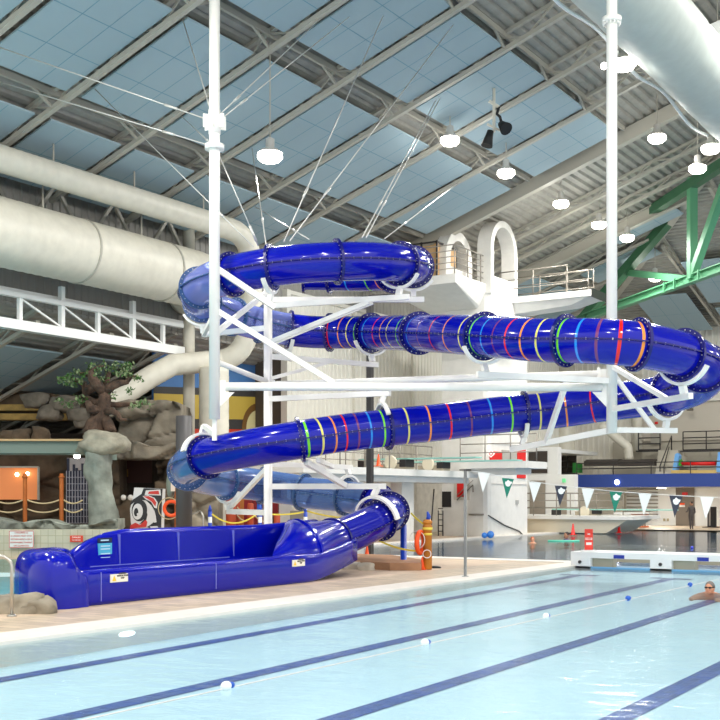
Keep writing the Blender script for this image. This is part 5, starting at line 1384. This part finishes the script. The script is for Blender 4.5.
def gridrail(label, p0, p1, y0, y1, Y, nx):
    T = thing('gallery_railing', label, 'railing', atY((p0+p1)/2,y1,Y)); m = MB(); a, c = atY(p0,y1,Y), atY(p1,y0,Y)
    for k in range(4): z = a.z+(c.z-a.z)*k/3; m.tube([(a.x,Y,z),(c.x,Y,z)], .03, 6)
    for k in range(nx+1): x = a.x+(c.x-a.x)*k/nx; m.tube([(x,Y,a.z),(x,Y,c.z)], .035, 6)
    m.build('bars', M_darkmetal, T); m = MB(); m.box((a.x-.1,Y-.2,a.z-.12),(c.x+.1,Y+.2,a.z-.04)); m.build('base_slab', M_darkmetal, T)
gridrail('small black railing left of the gallery stair', 638.5, 660, 431.5, 450, 65, 1); gridrail('wide black railing right of the gallery stair', 683, 730, 430.5, 450, 65, 2)
gridrail('dark caged window frame between service block and gallery', 559, 576, 455, 473, 64, 2)
fb('dark glazing behind the cage frame', 'dark_window', 'window', M_glassd, 559, 576, 455, 473, 64.3)
fb('green cabinet at the left end of the gallery', 'green_cabinet', 'cabinet', mat('cab_green', (26,120,44), .5), 576.5, 582.5, 463, 473, 63, .6)
def slab(label, poly, Y, dep, mt, nm, cat, group=None):
    P_ = [atY(a, b_, Y) for a, b_ in poly]; m = MB(); m.prism(P_, (0,dep,0)); tag(m.build(nm, mt), label, cat, group)
M_lb = mat('foam_blue', (110,170,228), .5)
slab('tilted light blue foam board left of the red roller', [(672,472),(675,454),(677,453),(679,456),(675.5,472)], 61.3, .5, M_lb, 'foam_board', 'foam board', 'light blue foam boards')
slab('tilted light blue foam board cut by the right edge', [(716,472),(718,452),(722,452),(724,472)], 61.3, .5, M_lb, 'foam_board', 'foam board', 'light blue foam boards')
slab('green foam wedge beside the red roller', [(678,457),(682,464),(680.5,466),(678,465)], 61.5, .5, mat('foam_green', (60,150,30), .5), 'foam_wedge', 'foam wedge')
m = MB(); a, c = atY(681.5,463.5,61.6), atY(716,463.5,61.6); m.tube([a,c], .11, 12); tag(m.build('red_roller', M_red), 'long red foam roller on the upper gallery', 'foam roller')
m = MB(); a, c = atY(672,471.7,61.2), atY(716,471.7,61.2); m.bar(a, c, .3, .16); tag(m.build('wooden_plank', mat('plank', (214,184,112), .6)), 'yellow plank under the foam boards', 'plank')
fb('small red extinguisher sign on the beige upper wall', 'wall_sign', 'sign', M_red, 655, 658, 421.7, 424.3, 65.7)
fb('orange label on the grey gallery cabinet', 'wall_label', 'label', M_orange, 653.5, 658.5, 431.7, 433.3, 65.6)
fb('grey cabinet behind the small black gallery railing', 'wall_cabinet', 'cabinet', mat('cab_grey', (172,168,156), .5), 651, 661.5, 430, 444, 65.75, .1)
fb('small lamp under the beige upper wall', 'wall_lamp', 'lamp', mat('fixture_dark',(96,92,82),.5), 688, 693.5, 408.3, 411, 65.2, .3)
# ------------------------------------------------------------------ green truss
T = thing('green_truss', 'mint green steel truss crossing under the roof at right', 'truss', (-15,50,10.6))
gd = Vector((-.715,.70,0)).normalized(); g0 = Vector((-9.0,43.0,10.75)); gn = gd.cross(UP)
def gp(t, z=0): return g0+gd*t+UP*z
def tG(px, zoff=0):
    best = min(range(0, 300), key=lambda i: abs(proj(gp(i*.1, zoff))[0]-px)); return best*.1
m = MB()
for s_ in (-.16,.16): m.bar(gp(-2,s_), gp(22,s_), .34, .04)
m.bar(gp(-2), gp(22), .05, .34); m.build('bottom_chord', M_green, T)
m = MB(); m.bar(gp(-2,4.6), gp(20,3.0), .36, .4); m.build('top_chord', mat('green_steel_dark', (58,104,74), .5), T)
t_ = tG(692); m = MB(); m.bar(gp(t_), gp(t_,4.2), .34, .3, up=gd); m.build('upright', M_green, T)
t2_ = tG(745); m = MB(); m.bar(gp(t_,.1), gp(t_-3.6,4.6), .3, .3, up=gn); m.build('diagonal', M_green, T)
m = MB(); pA_ = W(700,281,CT*gp(t_).y-ST*gp(t_).x); m.bar(gp(t_,-.05), W(615,271,58.5), .3, .3); m.build('side_strut', M_green, T)
m = MB()
for px in (614,619,638): tt = tG(px-0); 
for k in range(3): q = gp(t_+1.2+k*.9 if k < 2 else t_-.8, 0); m.obox(q-gn*.16, gd*.04, gn*.05, UP*.22)
m.build('chord_gussets', M_green, T)
m = MB(); m.bar(W(560,345,60), W(703,182,52), .45, .4); m.build('rear_brace', mat('green_steel_dark', (58,104,74), .5), T)
T = thing('deep_girder', 'deep pale steel girder sloping over the diving tower', 'girder', (-18,43,14))
m = MB(); a, c = atRoof(560,213), atRoof(640,120)
# hangs just under the deck
def rf(x, y, d): return Vector((x, y, roofz(x)-d))
m.bar(rf(-26,41.2,.35), rf(-9,41.2,.35), .3, .5); m.build('girder_web', M_steel_grey, T)
T = thing('gusset_frame', 'white tapered haunch plate under the roof above the high platform', 'haunch', (-18,48,13))
P_ = [atY(517,194,48), atY(545,172,48), atY(560,170,48), atY(552,206,48), atY(487,212,48), atY(492,200,48)]
m = MB(); m.prism([atY(480,205,48), atY(535,172,48), atY(548,178,48), atY(556,188,48), atY(520,209,48), atY(470,228,48)], (0,.3,0)); m.build('haunch_plate', M_steel_grey, T)
# ------------------------------------------------------------------ ceiling lamps
M_lamp = mat('lamp_glow', (255,252,240), .4, emit=(255,250,238), es=14)
def lamp(px, py, Dl, lb, r=.3, power=520, grp='high bay lamps', light=True, pos=None):
    c = pos if pos else W(px, py, Dl); T = thing('ceiling_lamp', lb, 'ceiling lamp', c, grp)
    m = MB(); m.lathe(c, [(r*.98,.12),(r*.9,.16),(r*.6,.24),(.12,.28),(.12,.5),(.03,.55)], 24); m.build('housing', mat('lamp_housing', (206,204,198), .4), T)
    m = MB(); m.lathe(c, [(r*.2,-.12),(r*.75,-.09),(r*1.02,0),(r*1.0,.12)], 24); m.build('diffuser', M_lamp, T)
    zt_ = min(roofz(c.x), farz(c.y))-.3 if c.x > -26.6 else lowz(c.x)-.1
    m = MB(); m.tube([c+UP*.5, Vector((c.x,c.y,zt_))], .02, 6); m.build('hanger', M_steel_grey, T)
    if light:
        L = bpy.data.lights.new('lamp_light', 'POINT'); L.shadow_soft_size = r*.8; L.energy = power; L.color = (1,.97,.92)
        o = bpy.data.objects.new('lamp_light', L); COL.objects.link(o); o.parent = T; o.location = (0,0,-.42); L.energy = 60 if px < 610 or py > 100 and px < 690 else 22
        L = bpy.data.lights.new('lamp_beam', 'AREA'); L.shape = 'DISK'; L.size = r*1.8; L.energy = power*.62; L.color = (1,.97,.92)
        o = bpy.data.objects.new('lamp_beam', L); COL.objects.link(o); o.parent = T; o.location = (0,0,-.16)
LAMPS = [(270,158,30.5,'big round lamp on a rod above the upper left slide bend',.33),(450,142,37,'lamp glowing left of the black stage lights'),(506,174.5,40,'lamp glowing just below the black stage lights'),
 (561,205,45,'lamp under the deep girder right of the tower arch'),(599,226,48,'lamp just left of the right hanging pole'),(627,239,50,'lamp just right of the right hanging pole'),
 (624,66,30,'large lamp beside the top of the right hanging pole'),(657,139.5,40,'lamp left of the pair at upper right'),(697.5,170,41,'lower lamp of the pair at upper right'),(711,150,37,'upper lamp of the pair at upper right'),
 (655,279,56,'lamp hanging over the green truss chord')]
for e in LAMPS: lamp(e[0], e[1], e[2], e[3], *(e[4:5] or (.3,)))
OUT = [(-16,8),(-5,6),(2,8),(-16,14),(-5,13),(3,15),(-21,16),(0,22),(-15,20),(-21,33),(-6,32),(0,40),(-8,50),(2,52)]
for i, (x, y) in enumerate(OUT):
    pos = Vector((x, y, min(roofz(x), farz(y))-2.6)); px, py = proj(pos) if (CT*pos.y-ST*pos.x) > 1 else (-999,-999)
    if -20 < px < 740 and -20 < py < 720: continue
    lamp(0,0,0,'ceiling lamp outside the picture, %s of those over the near hall' % NORD[i % 12], .3, 620, pos=pos)
lamp(0,0,0,'added fill lamp outside the picture, brightening the low roof of the rock garden', .25, 260, pos=Vector((-31,15.5,4.7)))  # unseen lamp added to brighten the low roof
m = MB(); c = W(377/3+480+1,65.5,33); m.sphere(W(604,66,33), .1); tag(m.build('small_spot', M_lamp), 'small bright spot left of the right hanging pole top', 'lamp')
m = MB(); m.sphere(W(77,456.3,34.2), (.1,.1,.07)); tag(m.build('small_spot', M_lamp), 'small round lamp glowing under the green walkway above the barred gate', 'lamp')
m = MB(); m.sphere(W(208.3,265.5,33), .09); tag(m.build('small_spot', M_lamp), 'small bright spot left of the left pole, above the clear bend', 'lamp')
for x, lb in ((-20,'flat round fill lamp added under the left end of the blue balcony'),(-13,'flat round fill lamp added under the blue balcony near the grey door'),(-6,'flat round fill lamp added under the blue balcony outside the picture')):  # lamps added to brighten the far wall below the balcony
    T = thing('balcony_fill_lamp', lb, 'lamp', (x,62.6,2.14), 'added fill lamps under the balcony')
    m = MB(); m.lathe((x,62.6,2.14), [(.3,0),(.3,.05)], 20); m.build('housing', M_white, T)
    m = MB(); m.lathe((x,62.6,2.13), [(.26,0),(.26,.01)], 20); m.build('diffuser', M_lamp, T)
    L = bpy.data.lights.new('lamp_beam', 'AREA'); L.shape = 'DISK'; L.size = .5; L.energy = 110; L.color = (1,.96,.9)
    o = bpy.data.objects.new('lamp_beam', L); COL.objects.link(o); o.parent = T; o.location = (0,0,-.03)
for x, y in ((4,57),(9,48),(-2,60)):  # unseen lamps added out of frame to lift the grey far wall
    lamp(0,0,0,'added fill lamp outside the picture, over the far deck at right', .3, 900, pos=Vector((x,y,farz(y)-3.2)), grp='added fill lamps over the far deck')
# stage lights on a hanging pipe
c = W(494,130,36); T = thing('stage_light_rig', 'thin pale pipe with two black stage lights hanging from the roof', 'stage lights', c)
m = MB(); m.tube([W(494,132,36), Vector((c.x,c.y,roofz(c.x)-.47))], .05, 8); m.bar(W(487,124,36), W(501,131,36), .06); m.bar(W(489,101,36), W(499,107,36), .08); m.build('pipe', M_duct, T)
def can(p, d, r, L):
    m = MB(); m.lathe(p, [(r*.6,0),(r*.75,L*.4),(r*1.1,L)], 16, axis=d); m.build('black_can', M_black, T)
can(W(490.5,131,36), (VR*-.25-UP*.95-VF*.1), .17, .5); can(W(501,124,36)-VF*.0, (-VR*.0-VF*.5-UP*.5+VR*.3), .19, .35)
m = MB(); m.tube([W(499,107,36), W(497,114,36), W(500,117,36), W(501,121,36)], .05, 6); m.build('bracket', M_black, T)
# ------------------------------------------------------------------ people
M_skin = mat('skin', (214,150,116), .5); M_skind = mat('skin_darker', (170,120,92), .5); M_hair = mat('dark_hair', (50,38,32), .7); M_greyhair = mat('grey_cap', (120,112,106), .6)
def skin_body(name, joints, edges, mt, parent):
    o = WL[parent.name]; me = bpy.data.meshes.new(name)
    me.from_pydata([tuple(Vector(j[0])-o) for j in joints], edges, []); ob = bpy.data.objects.new(name, me); COL.objects.link(ob); ob.parent = parent; WL[ob.name] = o
    md = ob.modifiers.new('Skin', 'SKIN'); sv = me.skin_vertices[0].data
    for i, j in enumerate(joints): sv[i].radius = (j[1], j[2] if len(j) > 2 else j[1])
    sv[0].use_root = True; s = ob.modifiers.new('Sub', 'SUBSURF'); s.levels = 2; s.render_levels = 2
    dg = bpy.context.evaluated_depsgraph_get(); me2 = bpy.data.meshes.new_from_object(ob.evaluated_get(dg)); ob.modifiers.clear(); ob.data = me2; me2.materials.clear(); me2.materials.append(mt)
    for p in me2.polygons: p.use_smooth = True
    return ob
def head(c, parent, face, skin, hair, s=1.0, goggles=False, cap=False):
    """head with face direction; ears, nose, eyes, mouth"""
    f_ = Vector(face).normalized(); sd = f_.cross(UP)
    def ellip(mb, cc, a, b_, d, n=14, mm=10, mi=0, zmin=-1):
        V = []; Fc = []
        for i in range(mm+1):
            p = PI*i/mm
            for k in range(n):
                t = 2*PI*k/n; V.append(cc+f_*(math.sin(p)*math.cos(t)*a)+sd*(math.sin(p)*math.sin(t)*b_)+UP*max(zmin, math.cos(p))*d)
        for i in range(mm):
            for k in range(n): Fc.append((i*n+k,(i+1)*n+k,(i+1)*n+(k+1)%n,i*n+(k+1)%n))
        mb.add(V, Fc, mi, True)
    m = MB(); ellip(m, c, .095*s, .078*s, .115*s); ellip(m, c+f_*.035*s-UP*.055*s, .06*s, .052*s, .06*s)
    ellip(m, c+f_*.098*s-UP*.012*s, .018*s, .013*s, .026*s)
    for q in (-1,1): ellip(m, c+sd*q*.078*s-UP*.005*s, .018*s, .01*s, .03*s)
    o = m.build('head', skin, parent)
    m = MB()
    for q in (-1,1): ellip(m, c+sd*q*.032*s+f_*.085*s+UP*.018*s, (.02 if goggles else .01)*s, (.028 if goggles else .014)*s, (.018 if goggles else .008)*s)
    if goggles: torus(m, c+UP*.02*s, UP, .088*s, .008*s, 20, 6)
    m.build('goggles' if goggles else 'eyes', M_black, o)
    m = MB(); ellip(m, c+f_*.088*s-UP*.055*s, .01*s, .025*s, .006*s); m.build('mouth', mat('lips', (170,80,70), .5), o)
    m = MB(); ellip(m, c-f_*.015*s+UP*.028*s, .095*s, .085*s, .1*s, zmin=-.25 if not cap else 0); m.build('swim_cap' if cap else 'hair', hair, o)
    return o
# swimmer in the near pool
p = W(711,592,20.2); p.z = -.09
T = thing('person', 'person swimming breaststroke in dark goggles in the near pool at right', 'person', p)
fd = (-VR*.6-VF*.8).normalized(); sd = fd.cross(UP)
J = [(p-UP*.12-fd*.25,.13,.1),(p-UP*.02-fd*.05,.16,.1),(p+UP*.06+fd*.02,.06),(p+UP*.12+fd*.04,.055),
     (p-UP*.0+sd*.19,.07),(p-UP*.06+sd*.3+fd*.18,.045),(p-UP*.03+sd*.2+fd*.38,.035),(p+sd*-.19,.07),(p-UP*.06-sd*.3+fd*.18,.045),(p-UP*.03-sd*.2+fd*.38,.035)]
skin_body('body', J, [(0,1),(1,2),(2,3),(1,4),(4,5),(5,6),(1,7),(7,8),(8,9)], M_skin, T)
head(p+UP*.14+fd*.06, T, fd, M_skin, M_greyhair, 1.0, True, True)
# two heads in the far pool
p = atZ(566.5,540.5,-.04); T = thing('person', 'dark haired swimmer in the far pool left of the standing sign', 'person', p)
fd = (-VR*.8-VF*.6).normalized(); sd = fd.cross(UP)
skin_body('body', [(p-UP*.25,.13),(p-UP*.03,.15,.1),(p+UP*.08,.06),(p-UP*.03+sd*.2,.06),(p-UP*.12+sd*.32+fd*.2,.04),(p-UP*.03-sd*.2,.06),(p-UP*.12-sd*.32+fd*.2,.04)], [(0,1),(1,2),(1,3),(3,4),(1,5),(5,6)], mat('purple_suit', (92,70,110), .6), T)
head(p+UP*.2, T, fd, M_skind, M_hair, 1.15)
m = MB(); a = atZ(548,541,-.03); m.tube([a, a+VR*1.2], .035, 8); tag(m.build('pool_noodle', mat('teal_noodle', (90,200,170), .5)), 'teal foam noodle floating beside the dark haired swimmer', 'pool noodle')
p = atZ(532.5,543,-.04); T = thing('person', 'swimmer with reddish hair in the far pool beside the tower', 'person', p)
skin_body('body', [(p-UP*.25,.12),(p-UP*.05,.14,.1),(p+UP*.04,.05),(p-UP*.05+VR*.18,.05),(p-UP*.05-VR*.18,.05)], [(0,1),(1,2),(1,3),(1,4)], M_skin, T)
head(p+UP*.12, T, -VF, M_skin, mat('red_hair', (176,88,48), .7), .9)
# standing person by the door
p = atZ(691,529.3); T = thing('person', 'person in dark clothes standing by the tall grey door', 'person', p)
R_ = VR; K = .8
def q3(x, y, z): return p+VR*x*K+VF*y*K+UP*z*K
top = [(q3(0,0,.98),.13,.1),(q3(.01,0,1.2),.13,.1),(q3(.02,0,1.38),.14,.1),(q3(.03,0,1.5),.055),(q3(.2,0,1.38),.055),(q3(.26,0,1.1),.045),(q3(.12,-.15,.98),.035),(q3(-.15,0,1.38),.055),(q3(-.24,-.02,1.14),.045),(q3(-.36,-.12,1.1),.033)]
skin_body('body', top+[(q3(.09,0,.86),.095),(q3(.1,-.02,.5),.06),(q3(.1,.03,.1),.045),(q3(.08,-.12,.04),.035),(q3(-.07,0,.86),.095),(q3(-.05,.02,.5),.06),(q3(-.02,.06,.1),.045),(q3(-.06,-.08,.04),.035)],
  [(0,1),(1,2),(2,3),(2,4),(4,5),(5,6),(2,7),(7,8),(8,9),(0,10),(10,11),(11,12),(12,13),(0,14),(14,15),(15,16),(16,17)], mat('dark_clothes', (66,60,58), .7), T)
head(q3(.03,0,1.64), T, -VR, M_skind, M_hair, .85)
p = atZ(692,548.5,-.04); m = MB(); m.sphere(p+UP*.03, .05); tag(m.build('ball', mat('ball_blue', (70,80,210), .4)), 'small blue and white ball floating beyond the bulkhead', 'ball')
# ------------------------------------------------------------------ camera and light
cam = bpy.data.cameras.new('camera'); co = bpy.data.objects.new('camera', cam); COL.objects.link(co)
co.location = E0; co.rotation_euler = (PI/2, 0, TH); cam.sensor_width = 36; cam.lens = 36*F/720; cam.shift_x = 0; cam.shift_y = (HY-360)/720
cam.clip_end = 300; SC.camera = co
wd = bpy.data.worlds.new('world'); SC.world = wd; wd.use_nodes = True
bg = wd.node_tree.nodes['Background']; bg.inputs[0].default_value = (1,.985,.965,1); bg.inputs[1].default_value = 1.25
vs = SC.view_settings; vs.view_transform = 'Standard'; vs.look = 'None'; vs.gamma = 1; vs.exposure = .2; vs.use_curve_mapping = False
